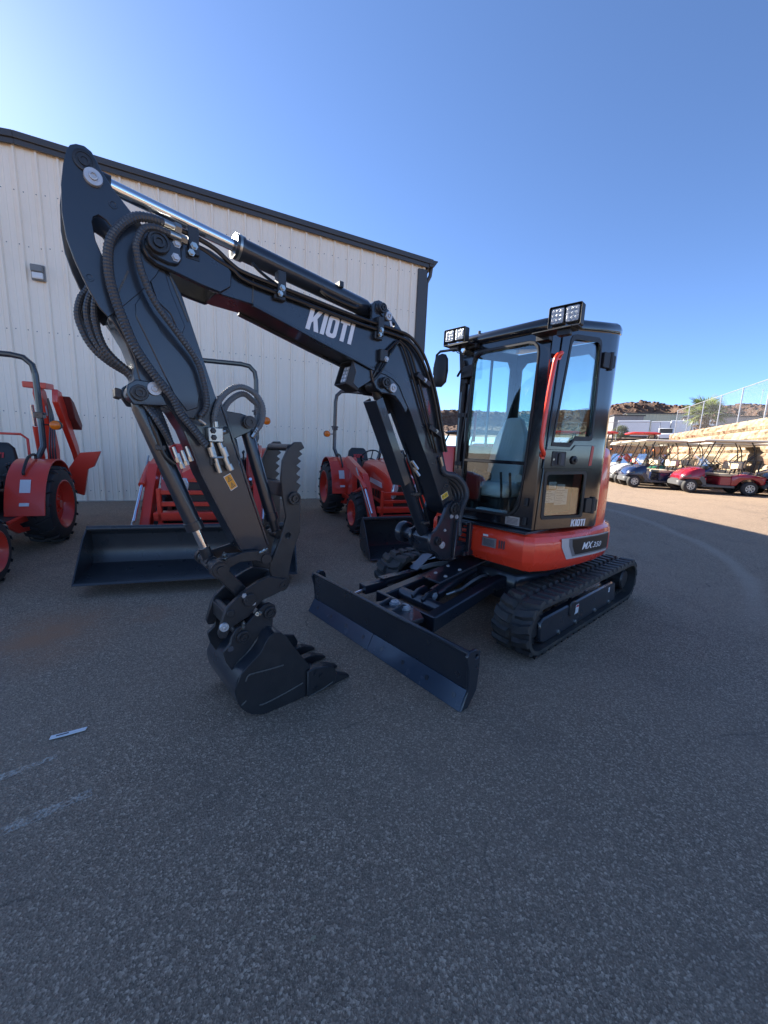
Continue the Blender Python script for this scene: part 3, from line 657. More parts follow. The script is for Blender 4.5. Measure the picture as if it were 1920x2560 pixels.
# roof: lofted, rounded, slightly higher at the rear
rp = [(-1.12, -.20), (-1.12, .55), (-1.14, .60), (-1.40, .665), (-1.70, .735), (-1.92, .78), (-2.02, .76), (-2.07, .70), (-2.08, .2), (-2.08, -.20), (-2.04, -.235), (-1.6, -.24), (-1.16, -.24)]
bm = bmesh.new(); rr = []; cx, cy = -1.6, .25
for z, k in ((2.415, .982), (2.425, 1.0), (2.462, 1.003), (2.488, .988), (2.503, .955), (2.508, .88), (2.515, .5)):
    rr.append([bm.verts.new((cx+(a-cx)*k, cy+(b-cy)*k, z+rz_(cx+(a-cx)*k))) for a, b in rp])
for q, s_ in zip(rr, rr[1:]):
    for k in range(len(rp)): bm.faces.new((q[k], q[(k+1) % len(rp)], s_[(k+1) % len(rp)], s_[k]))
bm.faces.new(rr[0]); bm.faces.new(rr[-1]); finish('cab_roof', bm, M_blackgloss, ex, sharp=40)
cyl('roof_beacon_stub', (-1.16, -.06, 2.505), (-1.16, -.06, 2.53), .012, M_plastic, ex, n=10)
# front corner pillar on the left
prism('front_pillar', [(0, .905), (.022, .905), (.105, 2.41), (.10, 2.43), (0, 2.43)], -.05, 0.0, M_blackgloss, ex, fr=FD, bevel=.008)
# door
gt = [(.115, 1.585), (.325, 1.585), (.345, 1.60), (.375, 1.638), (.565, 1.645), (.59, 1.655), (.602, 1.69), (.575, 2.385), (.562, 2.415), (.53, 2.432), (.26, 2.413), (.225, 2.40), (.207, 2.37)]
gb = [(.085, 1.02), (.10, 1.0), (.565, .995), (.585, 1.01), (.580, 1.36), (.565, 1.378), (.10, 1.372), (.08, 1.355)]
door = prism('cab_door', [(.030, .910), (.690, .902), (.690, 2.505), (.62, 2.512), (.20, 2.458), (.125, 2.42), (.108, 2.38)], -.035, .004, M_blackgloss, ex, fr=FD, holes=[gt, gb], bevel=.005)
for g_ in (gt, gb):
    prism('window_pane', inset(g_, .003), -.016, -.011, M_doorglass, door, fr=FD)
    bm = bmesh.new(); add_prism(bm, inset(g_, -.010), .003, .008, FD, [inset(g_, .028)]); finish('window_seal', bm, M_plastic, door)
prism('kick_band', [(.035, 1.40), (.645, 1.405), (.655, 1.60), (.39, 1.595), (.345, 1.555), (.045, 1.55)], .0045, .012, M_blackgloss, door, fr=FD, bevel=.004)
prism('latch_box', rrect(.122, .284, 1.422, 1.538, .008), .012, .017, M_plastic, door, fr=FD, bevel=.002)
prism('latch_recess', rrect(.165, .262, 1.435, 1.525, .010), .0165, .0185, M_print, door, fr=FD)
prism('latch_handle', rrect(.180, .212, 1.436, 1.524, .008), .018, .034, M_plastic, door, fr=FD, bevel=.004)
bm = bmesh.new(); add_lathe(bm, FD(.385, 1.474, .012), DN, [(0, .034), (.012, .034), (.016, .028), (.016, .014), (.03, .013), (.03, 0)], 18); finish('door_stop_knob', bm, M_plastic, door)
bm = bmesh.new(); add_lathe(bm, FD(.139, 1.474, .017), DN, [(0, .009), (.004, .009), (.004, 0)], 12); finish('key_lock', bm, M_zinc, door)
prism('side_reflector', [(.585, 1.43), (.622, 1.435), (.630, 1.59), (.60, 1.60)], .0125, .015, pbr('reflector_red', (.45, .02, .02), .25), door, fr=FD)
kw = word_mesh('maker_lettering', 'KIOTI', lambda x, y, c: FD(.456+.185*x+.006*y, .918+.060*y-.004*x, .0045+c), M_white, door)
for z0, z1 in ((2.225, 2.345), (1.03, 1.155)):
    bm = bmesh.new(); add_prism(bm, rrect(.605, .685, z0, z1, .01), .004, .022, FD); add_cyl(bm, FD(.71, z0-.01, .012), FD(.71, z1+.01, .012), .018, 14); add_prism(bm, rrect(.70, .765, z0+.01, z1-.01, .01), .0, .018, FD); finish('door_hinge', bm, M_plastic, door, bevel=.003)
# labels inside the lower pane
for (a0, a1, z0, z1) in ((.12, .245, 1.125, 1.225), (.25, .40, 1.105, 1.235), (.165, .25, 1.24, 1.295), (.265, .36, 1.235, 1.275)):
    lb = prism('window_label', [(a0, z0), (a1, z0), (a1, z1), (a0, z1)], -.019, -.0175, M_sticker, door, fr=FD)
    nl = int((z1-z0)/.014)
    for k in range(nl):
        w = (a1-a0)*(.5+.4*((k*37+int(a0*1000)) % 10)/10)
        prism('label_print', [(a0+.008, z0+.008+k*.0135), (a0+.008+w, z0+.008+k*.0135), (a0+.008+w, z0+.0115+k*.0135), (a0+.008, z0+.0115+k*.0135)], -.0175, -.0168, M_print, door, fr=FD)
# red grab handle
gh = tube('grab_handle', [FD(a, b, .055) if 0 < i < 7 else FD(a, b, .01) for i, (a, b) in enumerate([(.085, 2.238), (.050, 2.248), (.0, 2.21), (-.018, 2.124), (-.045, 1.893), (-.060, 1.60), (-.03, 1.525), (.028, 1.502)])], .0165, M_orange, ex, n=12, smooth=5)
for a, b in ((.085, 2.238), (.028, 1.502)): bm = bmesh.new(); add_lathe(bm, FD(a, b, -.002), DN, [(0, .028), (.012, .028), (.012, .013), (.022, .013), (.022, 0)], 14); finish('handle_foot', bm, M_orange, gh)
prism('handle_gusset', [(.02, 2.19), (.06, 2.20), (.045, 2.02), (.015, 2.01)], .006, .012, M_orange, gh, fr=FD, bevel=.002)
# rear left post, rear wall, right wall
rl = D0+DD*.69
post = [(rl.x, rl.y), tuple((D0+DD*.765)[:2]), (-1.95, .768), (-2.015, .75), (-2.05, .70), (-2.06, .62), (-2.02, .62), (-2.0, .68), (-1.83, .70)]
bm = bmesh.new(); lo = [bm.verts.new((a, b, .9)) for a, b in post]; hi = [bm.verts.new((a, b, 2.42+rz_(a))) for a, b in post]
for k in range(len(post)): bm.faces.new((lo[k], lo[(k+1) % len(post)], hi[(k+1) % len(post)], hi[k]))
bm.faces.new(lo[::-1]); bm.faces.new(hi); finish('rear_pillar', bm, M_blackgloss, ex, sharp=30)
rw = [(.56, 1.62), (.56, 2.36), (.50, 2.42), (-.10, 2.42), (-.15, 2.36), (-.15, 1.62)]
cr = prism('cab_rear_wall', [(.62, .90), (.62, 2.51), (-.235, 2.51), (-.235, .90)], -2.06, -2.03, M_plastic, ex, fr=FU, holes=[rw], bevel=.004)
prism('rear_window', rw, -2.047, -2.042, M_glass, cr, fr=FU)
sw = [(-1.25, 1.57), (-1.25, 2.30), (-1.32, 2.36), (-1.90, 2.42), (-1.95, 2.36), (-1.95, 1.57)]
cs = prism('cab_right_wall', [(-1.16, .90), (-2.05, .90), (-2.05, 2.52), (-1.2, 2.43), (-1.16, 2.38)], -.235, -.205, M_plastic, ex, holes=[sw], bevel=.004)
prism('side_window', sw, -.222, -.217, M_glass, cs)
box('window_bar', -1.62, -1.60, -.228, -.210, 1.57, 2.40, M_blackgloss, cs)
box('cab_floor', -2.03, -1.19, -.205, .58, .90, .925, M_plastic, ex)
# interior
seat = box('operator_seat', -1.74, -1.36, -.19, .20, 1.10, 1.24, M_seatcover, ex, bevel=.05, segs=3)
bm = bmesh.new()
rr = []
for z, w, u0, u1 in ((1.20, .19, -1.73, -1.56), (1.45, .20, -1.75, -1.62), (1.66, .175, -1.76, -1.66), (1.76, .12, -1.76, -1.68), (1.83, .09, -1.76, -1.69), (1.85, .06, -1.75, -1.70)):
    rr.append([bm.verts.new((u_, .01+s_*w, z)) for u_, s_ in ((u0, -1), (u1, -.92), (u1-.01, 0), (u1, .92), (u0, 1))])
for q, s_ in zip(rr, rr[1:]):
    for k in range(5): bm.faces.new((q[k], q[(k+1) % 5], s_[(k+1) % 5], s_[k]))
bm.faces.new(rr[0]); bm.faces.new(rr[-1]); finish('seat_back', bm, M_seatcover, seat, bevel=.02, segs=2)
box('seat_base', -1.72, -1.40, -.15, .16, .925, 1.10, M_plastic, seat, bevel=.02)
for v_ in (.30, .50):
    cn = box('control_console', -1.92, -1.55, v_-.06, v_+.06, 1.0, 1.38, M_plastic, ex, bevel=.03, segs=2)
    tube('control_lever', [(-1.58, v_, 1.36), (-1.55, v_, 1.45), (-1.55, v_, 1.53)], .012, M_plastic, cn, n=8)
    bm = bmesh.new(); add_lathe(bm, (-1.55, v_, 1.52), (0, 0, 1), [(0, .014), (.03, .022), (.07, .026), (.09, .018), (.1, 0)], 12); finish('lever_grip', bm, M_plastic, cn)
for v_ in (.16, .25):
    tl = tube('travel_lever', [(-1.36, v_, .93), (-1.37, v_, 1.15), (-1.33, v_, 1.34)], .011, M_plastic, ex, n=8)
    box('pedal', -1.40, -1.28, v_-.035, v_+.035, .955, .97, M_steel, tl, bevel=.004)
bm = bmesh.new(); add_lathe(bm, (-1.22, -.03, 1.34), (1, .2, .1), [(-.03, 0), (-.02, .02), (0, .026), (.02, .02), (.03, 0)], 14); add_tube(bm, [(-1.3, -.05, 1.1), (-1.24, -.035, 1.30)], .008, 6); finish('lever_knob', bm, M_plastic, ex)
mon = box('monitor', -1.33, -1.29, -.18, -.02, 1.05, 1.30, M_plastic, ex, bevel=.01)
box('side_panel', -1.60, -1.30, -.20, -.10, .93, 1.32, M_plastic, ex, bevel=.02)
bm = bmesh.new()
for k in range(5): add_tube(bm, [(-1.45+.02*k, .40+.012*k, 1.95), (-1.44+.02*k, .42, 1.6), (-1.40+.015*k, .44, 1.3)], .006, 6)
finish('cable_bundle', bm, M_plastic, ex)
mnl = box('document_folder', -1.30, -1.22, .0, .28, .93, 1.01, M_sticker, ex, bevel=.004)
bm = bmesh.new(); add_lathe(bm, (-1.34, .33, 1.30), (.8, .5, 0), [(0, .035), (.004, .035), (.004, 0)], 18); finish('dash_sticker', bm, M_sticker, ex)
# ---- work lights
def worklight(v0, v1, z0, z1, u, tilt, name_seed):
    fr = frame((u, v0, z0), (0, 1, 0), (0, 0, 1), (1, 0, 0)); W_, H_ = v1-v0, z1-z0
    fr0 = frame((u, (v0+v1)/2, (z0+z1)/2), Vector((tilt, 1, 0)).normalized(), (0, 0, 1), Vector((1, -tilt, 0)).normalized())
    f = lambda a, b, c: fr0(a-W_/2, b-H_/2, c)
    bm = bmesh.new(); add_prism(bm, rrect(0, W_, 0, H_, .012), -.035, .028, f, [rrect(.005, W_-.005, .005, H_-.005, .010)]); add_box(bm, 0.01, W_-.01, -.008, 0, -.06, .04, f)
    add_prism(bm, rrect(W_*.3, W_*.7, -.05, -.004, .008), -.03, .02, f); br = finish('light_bracket', bm, M_plastic, ex, bevel=.002)
    for k in (0, 1):
        a0 = .010+k*(W_-.02)/2+.003; a1 = a0+(W_-.02)/2-.006
        bm = bmesh.new(); add_prism(bm, rrect(a0, a1, .024, H_-.010, .014), -.03, .022, f)
        for q in range(4): add_box(bm, a0+.01, a1-.01, .035+q*.02, .040+q*.02, -.05, -.03, f)
        finish('lamp_body', bm, M_plastic, br, bevel=.004)
        prism('lamp_lens', rrect(a0+.005, a1-.005, .030, H_-.016, .010), .022, .026, M_lens, br, fr=f, bevel=.002)
        bm = bmesh.new()
        for ix in range(3):
            for iz in range(3):
                add_lathe(bm, f(a0+.007+(a1-a0-.014)*(ix+.5)/3, .038+(H_-.058)*(iz+.5)/3, .026), fr0(0, 0, 1)-fr0(0, 0, 0), [(0, .011), (.0015, .009), (.002, 0)], 8)
        finish('lamp_optic', bm, M_lens, br)
    return br
worklight(.625, .845, 2.375, 2.52, -1.05, -.10, 1)
worklight(-.335, -.11, 2.425, 2.555, -1.05, -.05, 2)
bm = bmesh.new(); add_box(bm, -1.13, -1.0, .52, .80, 2.362, 2.372); add_box(bm, -1.16, -1.10, .50, .60, 2.335, 2.38); finish('light_mount', bm, M_plastic, ex, bevel=.003)
bm = bmesh.new(); add_box(bm, -1.13, -1.0, -.27, -.05, 2.405, 2.416); add_box(bm, -1.16, -1.10, -.14, -.04, 2.385, 2.42); finish('light_mount', bm, M_plastic, ex, bevel=.003)
tube('lamp_cable', [(-1.06, -.22, 2.41), (-1.05, -.20, 2.36), (-1.07, -.15, 2.345), (-1.12, -.12, 2.38)], .004, M_plastic, ex, n=6, smooth=4)
# ---- mirror
mr = tube('mirror_arm', [(-1.10, -.215, 2.17), (-1.03, -.125, 2.20), (-1.02, -.135, 2.345), (-1.01, -.175, 2.372), (-.99, -.34, 2.375), (-.985, -.375, 2.35), (-.985, -.385, 2.22)], .011, M_plastic, ex, n=8)
prism('mirror_foot', [(-.17, 2.14), (-.06, 2.15), (-.06, 2.25), (-.16, 2.235)], -1.12, -1.09, M_plastic, mr, fr=FU, bevel=.004)
mfr = frame((-.99, -.315, 2.21), Vector((-.45, .89, 0)), (0, 0, 1), Vector((.89, .45, 0)))
mo = [(.055, .10), (.035, .135), (0, .145), (-.055, .125), (-.07, .05), (-.065, -.10), (-.045, -.14), (.01, -.142), (.05, -.10), (.062, 0)]
bm = bmesh.new(); rr = [[bm.verts.new(mfr(a*k, b*k, c)) for a, b in mo] for c, k in ((-.016, .96), (.0, 1.0), (.014, .97), (.028, .80), (.034, .45))]
for q, s_ in zip(rr, rr[1:]):
    for k in range(len(mo)): bm.faces.new((q[k], q[(k+1) % len(mo)], s_[(k+1) % len(mo)], s_[k]))
bm.faces.new(rr[0]); bm.faces.new(rr[-1]); finish('mirror_shell', bm, M_plastic, mr)
prism('mirror_glass', [(a*.93, b*.93) for a, b in mo], -.019, -.0165, pbr('mirror_silver', (.9, .9, .9), .02, 1.0), mr, fr=mfr)
cyl('mirror_pivot', (-.985, -.385, 2.18), (-.985, -.385, 2.25), .018, M_plastic, mr, n=10)

# ---- swing post at the front of the frame
post_o = [(-.714, 1.075), (-.781, 1.10), (-.857, 1.075), (-.885, 1.006), (-.842, .95), (-.815, .912), (-.81, .64), (-.78, .605), (-.673, .615), (-.617, .679), (-.547, .718), (-.522, .778), (-.536, .849), (-.598, .876), (-.643, .928), (-.686, 1.015)]
sp = prism('swing_post', post_o, .055, .085, M_black, ex, bevel=.006)
prism('post_cheek', post_o, -.165, -.135, M_black, sp, bevel=.006)
bm = bmesh.new(); add_prism(bm, [(-.80, .62), (-.62, .66), (-.56, .70), (-.56, .84), (-.80, .84)], -.135, .055, FV); add_cyl(bm, (-.86, -.04, .57), (-.86, -.04, .95), .075, 24); add_box(bm, -1.12, -.80, -.13, .05, .60, .70); finish('post_core', bm, M_black, sp, bevel=.01)
prism('post_rib', [(-.80, .62), (-.83, .62), (-.835, .93), (-.815, .93)], .085, .12, M_black, sp, bevel=.004)
boss(-.798, 1.037, .083, .055, sp); hexbolt((-.842, .085, .965), (0, 1, 0), .014, sp, M_cap); hexbolt((-.775, .085, .975), (0, 1, 0), .014, sp, M_cap)
boss(-.618, .786, .083, .035, sp); cap(-.673, .745, .088, .030, sp); hexbolt((-.70, .085, .865), (0, 1, 0), .009, sp, M_cap)
bm = bmesh.new(); add_cyl(bm, (-.60, -.30, .795), (-.60, .06, .795), .052, 24); add_lathe(bm, (-.60, -.31, .795), (0, 1, 0), [(0, .06), (0, .092), (.05, .092), (.06, .085), (.06, .06)], 26); finish('cylinder_trunnion', bm, M_black, sp)

# ---- boom
boom_o = [(1.05, 2.36), (.959, 2.345), (.776, 2.313), (.547, 2.285), (.124, 2.262), (-.10, 2.265), (-.20, 2.258), (-.26, 2.235), (-.33, 2.18), (-.41, 2.09), (-.47, 1.98), (-.55, 1.79), (-.62, 1.58), (-.69, 1.40), (-.75, 1.26), (-.83, 1.12), (-.862, 1.04), (-.84, .985), (-.79, .975), (-.735, 1.005), (-.696, 1.057), (-.646, 1.138), (-.511, 1.375), (-.397, 1.553), (-.372, 1.577), (-.269, 1.769), (-.194, 1.867), (-.146, 1.938), (-.086, 1.975), (-.016, 1.995), (.077, 2.004), (.241, 2.044), (.45, 2.09), (.678, 2.145), (.877, 2.192), (1.018, 2.195), (1.05, 2.20)]
boom = prism('boom', boom_o, -.135, .055, M_black, ex, bevel=.004)
# side flange strip along the lower edge, proud of the side plate
def offset_strip(pts, w):
    P = [Vector(p) for p in pts]; a, b = [], []
    for i, p in enumerate(P):
        d = (P[min(i+1, len(P)-1)]-P[max(i-1, 0)]).normalized(); n = Vector((-d.y, d.x)); a.append(tuple(p)); b.append(tuple(p+n*w))
    return a+b[::-1]
low = [(-.646, 1.138), (-.511, 1.375), (-.397, 1.553), (-.269, 1.769), (-.194, 1.867), (-.146, 1.938), (-.086, 1.975), (-.016, 1.995), (.077, 2.004), (.241, 2.044), (.45, 2.09), (.678, 2.145), (.877, 2.192)]
bm = bmesh.new(); lowf = [(a, b) for a, b in low]; add_prism(bm, offset_strip(lowf[::-1], .012), .045, .068, FV); add_prism(bm, offset_strip(lowf[::-1], .012), -.148, -.12, FV); finish('lower_flange', bm, M_black, boom, bevel=.003)
# fork plates that carry the arm
fork_o = [(1.08, 2.366), (1.20, 2.383), (1.27, 2.376), (1.32, 2.355), (1.352, 2.315), (1.352, 2.285), (1.335, 2.255), (1.30, 2.236), (1.235, 2.226), (1.125, 2.205), (1.04, 2.195), (.99, 2.235), (.985, 2.30), (1.02, 2.345)]
for v0, v1 in ((.052, .080), (-.160, -.132)): prism('fork_plate', fork_o, v0, v1, M_black, boom, bevel=.005)
prism('fork_pad', [(1.345, 2.294), (1.335, 2.335), (1.292, 2.363), (1.235, 2.372), (1.207, 2.350), (1.205, 2.28), (1.222, 2.252), (1.258, 2.247), (1.319, 2.258)], .078, .098, M_black, boom, bevel=.006)
boss(1.297, 2.312, .097, .043, boom); hexbolt((1.224, .098, 2.336), (0, 1, 0), .012, boom, M_cap); hexbolt((1.231, .098, 2.279), (0, 1, 0), .012, boom, M_cap)
prism('weld_seam', [(.868, 2.325), (.874, 2.326), (.880, 2.20), (.874, 2.20)], .054, .0575, M_weld, boom)
# arm-cylinder ear on top
ear = [(.115, 2.265), (.105, 2.35), (.112, 2.385), (.094, 2.412), (.054, 2.430), (.017, 2.422), (-.06, 2.369), (-.143, 2.300), (-.185, 2.262)]
for v0, v1 in ((.030, .056), (-.136, -.110)): prism('cylinder_ear', ear, v0, v1, M_black, boom, holes=[circ(-.075, 2.31, .013, 12)], bevel=.004)
prism('ear_pad', [(.085, 2.40), (.045, 2.425), (.01, 2.41), (-.045, 2.36), (-.05, 2.335), (-.02, 2.318), (.02, 2.33), (.08, 2.365)], .054, .066, M_black, boom, bevel=.004)
boss(.042, 2.381, .064, .030, boom); cap(-.015, 2.347, .069, .027, boom)
prism('tag_label', [(-.035, 2.322), (-.05, 2.33), (-.062, 2.300), (-.047, 2.292)], .057, .0585, M_white, boom)
# boom-cylinder bracket below
brk = [(.088, 1.935), (.06, 1.89), (.013, 1.867), (-.055, 1.868), (-.112, 1.860), (-.166, 1.817), (-.222, 1.754), (-.24, 1.80), (-.18, 1.90), (-.11, 1.99), (0, 2.02), (.11, 2.02), (.10, 1.97)]
for v0, v1 in ((.030, .062), (-.142, -.110)): prism('cylinder_bracket', brk, v0, v1, M_black, boom, bevel=.005)
prism('bracket_pad', [(.035, 1.955), (-.005, 1.970), (-.045, 1.955), (-.095, 1.915), (-.10, 1.885), (-.07, 1.872), (-.03, 1.890), (.03, 1.915)], .060, .074, M_black, boom, bevel=.004)
boss(-.004, 1.933, .072, .036, boom); cap(-.071, 1.907, .076, .030, boom)
# maker's name
word_mesh('maker_lettering', 'KIOTI', lambda x, y, c: Vector(((.579-.312*x)*(1-y)+(.544-.310*x)*y, .0555+c, (2.145-.026*x)*(1-y)+(2.262-.008*x-.004)*y)), M_white, boom)
def sticker(corners, v, mat, parent, marks=True):
    o = prism('warning_sticker', corners, v, v+.0018, M_white, parent)
    c = Vector((sum(a for a, b in corners)/4, sum(b for a, b in corners)/4)); q = [tuple(c+(Vector(p)-c)*.92) for p in corners]
    prism('warning_sticker_face', q, v+.0018, v+.0026, mat, parent)
    lp = lambda s_, t: tuple((Vector(q[0])*(1-s_)+Vector(q[1])*s_)*(1-t)+(Vector(q[3])*(1-s_)+Vector(q[2])*s_)*t)
    if marks:
        bm = bmesh.new()
        for a in (.08, .55):
            add_prism(bm, [lp(.2, a+.03), lp(.25, a+.03), lp(.55, a+.36), lp(.5, a+.38)], v+.0026, v+.0032, FV); add_prism(bm, [lp(.8, a+.03), lp(.75, a+.03), lp(.5, a+.33), lp(.52, a+.38)], v+.0026, v+.0032, FV); add_prism(bm, [lp(.2, a+.02), lp(.8, a+.02), lp(.8, a+.07), lp(.2, a+.07)], v+.0026, v+.0032, FV)
            add_prism(bm, [lp(.45, a+.12), lp(.55, a+.12), lp(.55, a+.22), lp(.45, a+.22)], v+.0026, v+.0032, FV)
        finish('sticker_symbol', bm, M_print, parent, smooth=False)
sticker([(-.678, 1.109), (-.658, 1.149), (-.735, 1.182), (-.753, 1.141)], .0555, M_yellow, boom)
# boom cylinder and its rod guard
bc, a, b, d, L = cylinder((-.60, .80), (-.004, 1.925), .60, .050, .024, ex, eye=.05)
tube('pressure_pipe', [(-.29, .015, 1.47), (-.30, .03, 1.42), (-.33, .035, 1.37), (-.56, .035, .93), (-.57, .02, .90)], .011, M_line, bc, n=8)
for s_ in (.2, .55): pp = a+d*L*.6*s_; box('pipe_clip', pp.x-.03, pp.x+.03, -.09, .045, pp.z-.012, pp.z+.012, M_steel, bc, bevel=.003)
for k in range(2): cyl('hose_fitting', (-.335-.02*k, .03, 1.42-.05*k), (-.38-.02*k, .05, 1.36-.05*k), .015, M_zinc, bc, n=8)
bm = bmesh.new(); pg = Vector((d.z, 0, -d.x)); fr = frame(a+pg*.075+d*(L*.42), d, (0, 1, 0), pg)
add_prism(bm, [(0, -.07), (.66, -.07), (.66, .07), (0, .07)], 0, .008, fr); add_prism(bm, [(0, -.07), (.66, -.07), (.66, -.062), (0, -.062)], -.06, 0, fr); add_prism(bm, [(0, .062), (.66, .062), (.66, .07), (0, .07)], -.06, 0, fr); finish('rod_guard', bm, M_black, bc, bevel=.003)
# work lamp under the boom
bm = bmesh.new(); lf = frame((.225, -.02, 1.945), (0, 1, 0), Vector((-.33, 0, .94)).normalized(), Vector((.94, 0, .33)).normalized())
add_prism(bm, rrect(-.065, .065, -.075, .085, .010), -.06, .045, lf, [rrect(-.057, .057, -.067, .077, .008)]); add_box(bm, -.05, .05, -.06, .075, -.05, -.04, lf); blamp = finish('boom_lamp_guard', bm, M_plastic, ex, bevel=.002)
prism('lamp_body', rrect(-.048, .048, -.052, .066, .012), -.03, .018, M_plastic, blamp, fr=lf, bevel=.004)
prism('lamp_lens', rrect(-.042, .042, -.046, .060, .009), .018, .023, M_lens, blamp, fr=lf, bevel=.002)
bm = bmesh.new()
for ix in range(3):
    for iz in range(4): add_lathe(bm, lf(-.042+.084*(ix+.5)/3, -.046+.106*(iz+.5)/4, .023), lf(0, 0, 1)-lf(0, 0, 0), [(0, .010), (.0015, .008), (.002, 0)], 8)
finish('lamp_optic', bm, pbr('led_optic', (.65, .66, .66), .2, .2), blamp)
prism('lamp_bracket', [(.24, 2.03), (.10, 1.995), (.075, 1.948), (.195, 1.872), (.235, 1.90), (.215, 1.97)], .040, .048, M_black, boom, bevel=.002)

# ---- arm cylinder on top of the boom
ac, a, b, d, L = cylinder((.042, 2.385), (1.524, 2.535), .600, .052, .028, ex, eye=.045)
bm = bmesh.new(); e = a+d*(L*.6); add_lathe(bm, e-d*.028, d, [(0, .054), (0, .060), (.012, .060), (.014, .054), (.014, .03)], 24); finish('gland_ring', bm, M_zinc, ac)
tube('pressure_pipe', [(.20, .03, 2.36), (.24, .035, 2.345), (.40, .03, 2.36), (.46, .015, 2.385)], .012, M_line, ac, n=8, smooth=4)
box('pipe_clip', .30, .33, -.10, .02, 2.44, 2.475, M_steel, ac, bevel=.004)
tube('small_hose', [(.86, .02, 2.40), (.84, .03, 2.375), (.78, .035, 2.345), (.74, .04, 2.33)], .008, M_line, ac, n=7, smooth=4)
# ---- steel lines and clamps along the boom
def clamp(u, z0, z1, v0, v1, parent=boom, tilt=0.0):
    fr = frame((u, 0, z0), (math.cos(tilt), 0, math.sin(tilt)), (0, 1, 0), (-math.sin(tilt), 0, math.cos(tilt)))
    bm = bmesh.new(); add_box(bm, -.022, .022, v0, v1, 0, z1-z0, fr); o = finish('line_clamp', bm, M_steel, parent, bevel=.003)
    return o
def lines(name, sets, r, mat=M_line):
    for pts in sets: tube(name, pts, r, mat, boom, n=8, smooth=4)
topz = lambda u: 2.262+(u-.124)*.0545 if u > .124 else 2.264
def run(v, h, u0, u1):
    return [(u, v, topz(u)+h) for u in (u0, u0*.66+u1*.34, u0*.33+u1*.67, u1)]
S_ = []
for k, (v, h) in enumerate(((.075, .012), (.075, -.022), (.010, .030), (-.02, .030), (-.05, .030), (-.08, .030))):
    base = run(v, h, 1.15 if k < 2 else .72, -.08)
    if k < 2: base = [(1.20, v, 2.405 if k == 0 else 2.365), (1.12, v, 2.395 if k == 0 else 2.36), (1.05, v, 2.375 if k == 0 else 2.335), (.98, v, 2.335 if k == 0 else 2.315)]+run(v, h, .90, -.08)
    off = h
    dn = [(-.22-off*.4, v, 2.245+off), (-.34-off, v, 2.165+off*.6), (-.45-off, v, 2.01), (-.53-off, v, 1.84), (-.60-off, v, 1.645), (-.655-off, v, 1.50)]
    S_.append(base+dn)
lines('steel_line', S_, .011)
# extra lines hugging the near side of the knee
lines('steel_line', [[(-.10, .068, 2.215), (-.15, .07, 2.19), (-.21, .07, 2.10), (-.28, .07, 1.97), (-.42, .07, 1.70), (-.52, .07, 1.52)], [(-.12, .068, 2.225), (-.22, .07, 2.17), (-.29, .07, 2.05), (-.36, .07, 1.92), (-.47, .07, 1.68), (-.56, .07, 1.49)], [(-.10, .070, 2.215), (0, .070, 2.12), (.03, .070, 2.06), (.07, .072, 2.00), (.09, .06, 1.955)], [(-.115, .070, 2.215), (-.03, .072, 2.11), (.0, .072, 2.05), (.05, .074, 1.98), (.08, .06, 1.94)]], .008)
box('hose_bracket', -.012, .05, .056, .085, 2.06, 2.135, M_steel, boom, bevel=.004); hexbolt((.002, .085, 2.078), (0, 1, 0), .012, boom, M_cap)
for (u, z) in ((1.155, 2.315), (.735, 2.262), (.062, 2.205)):
    clamp(u, z, z+.115, .054, .098); hexbolt((u, .098, z+.035), (0, 1, 0), .011, boom, M_zinc); hexbolt((u+.012, .098, z+.005), (0, 1, 0), .010, boom, M_zinc)
    box('clamp_block', u-.03, u+.035, .054, .082, z-.02, z+.03, M_steel, boom, bevel=.006)
for (u, z, t) in ((-.41, 1.98, -1.2), (-.565, 1.63, -1.18)):
    fr = frame((u, 0, z), (math.cos(t), 0, math.sin(t)), (0, 1, 0), (-math.sin(t), 0, math.cos(t)))
    bm = bmesh.new(); add_box(bm, -.018, .018, .056, .092, -.02, .13, fr); add_box(bm, -.018, .018, -.14, .092, .095, .13, fr); finish('line_clamp', bm, M_steel, boom, bevel=.003); hexbolt(fr(0, .092, .05), (0, 1, 0), .011, boom, M_zinc)
# fittings and big sleeved hoses from the lines to the frame
for k, v in enumerate((.07, .035, 0, -.04, -.08)):
    u = -.60-.008*k; p0 = Vector((u, v, 1.46-.01*k)); p1 = p0+Vector((-.035, 0, -.07)); cyl('hose_fitting', p0, p1, .017, M_zinc, boom, n=8)
    bm = bmesh.new(); add_ribbed(bm, [p1, p1+Vector((-.04, 0, -.06)), (-.80-.01*k, v+.01, 1.305-.02*k), (-.91-.005*k, v+.015, 1.23-.02*k), (-.955, v+.015, 1.14-.015*k), (-.93, v, 1.04), (-.90, v, .93), (-.93, v*.8, .80)], .026, .016); finish('sleeved_hose', bm, M_hose, boom)

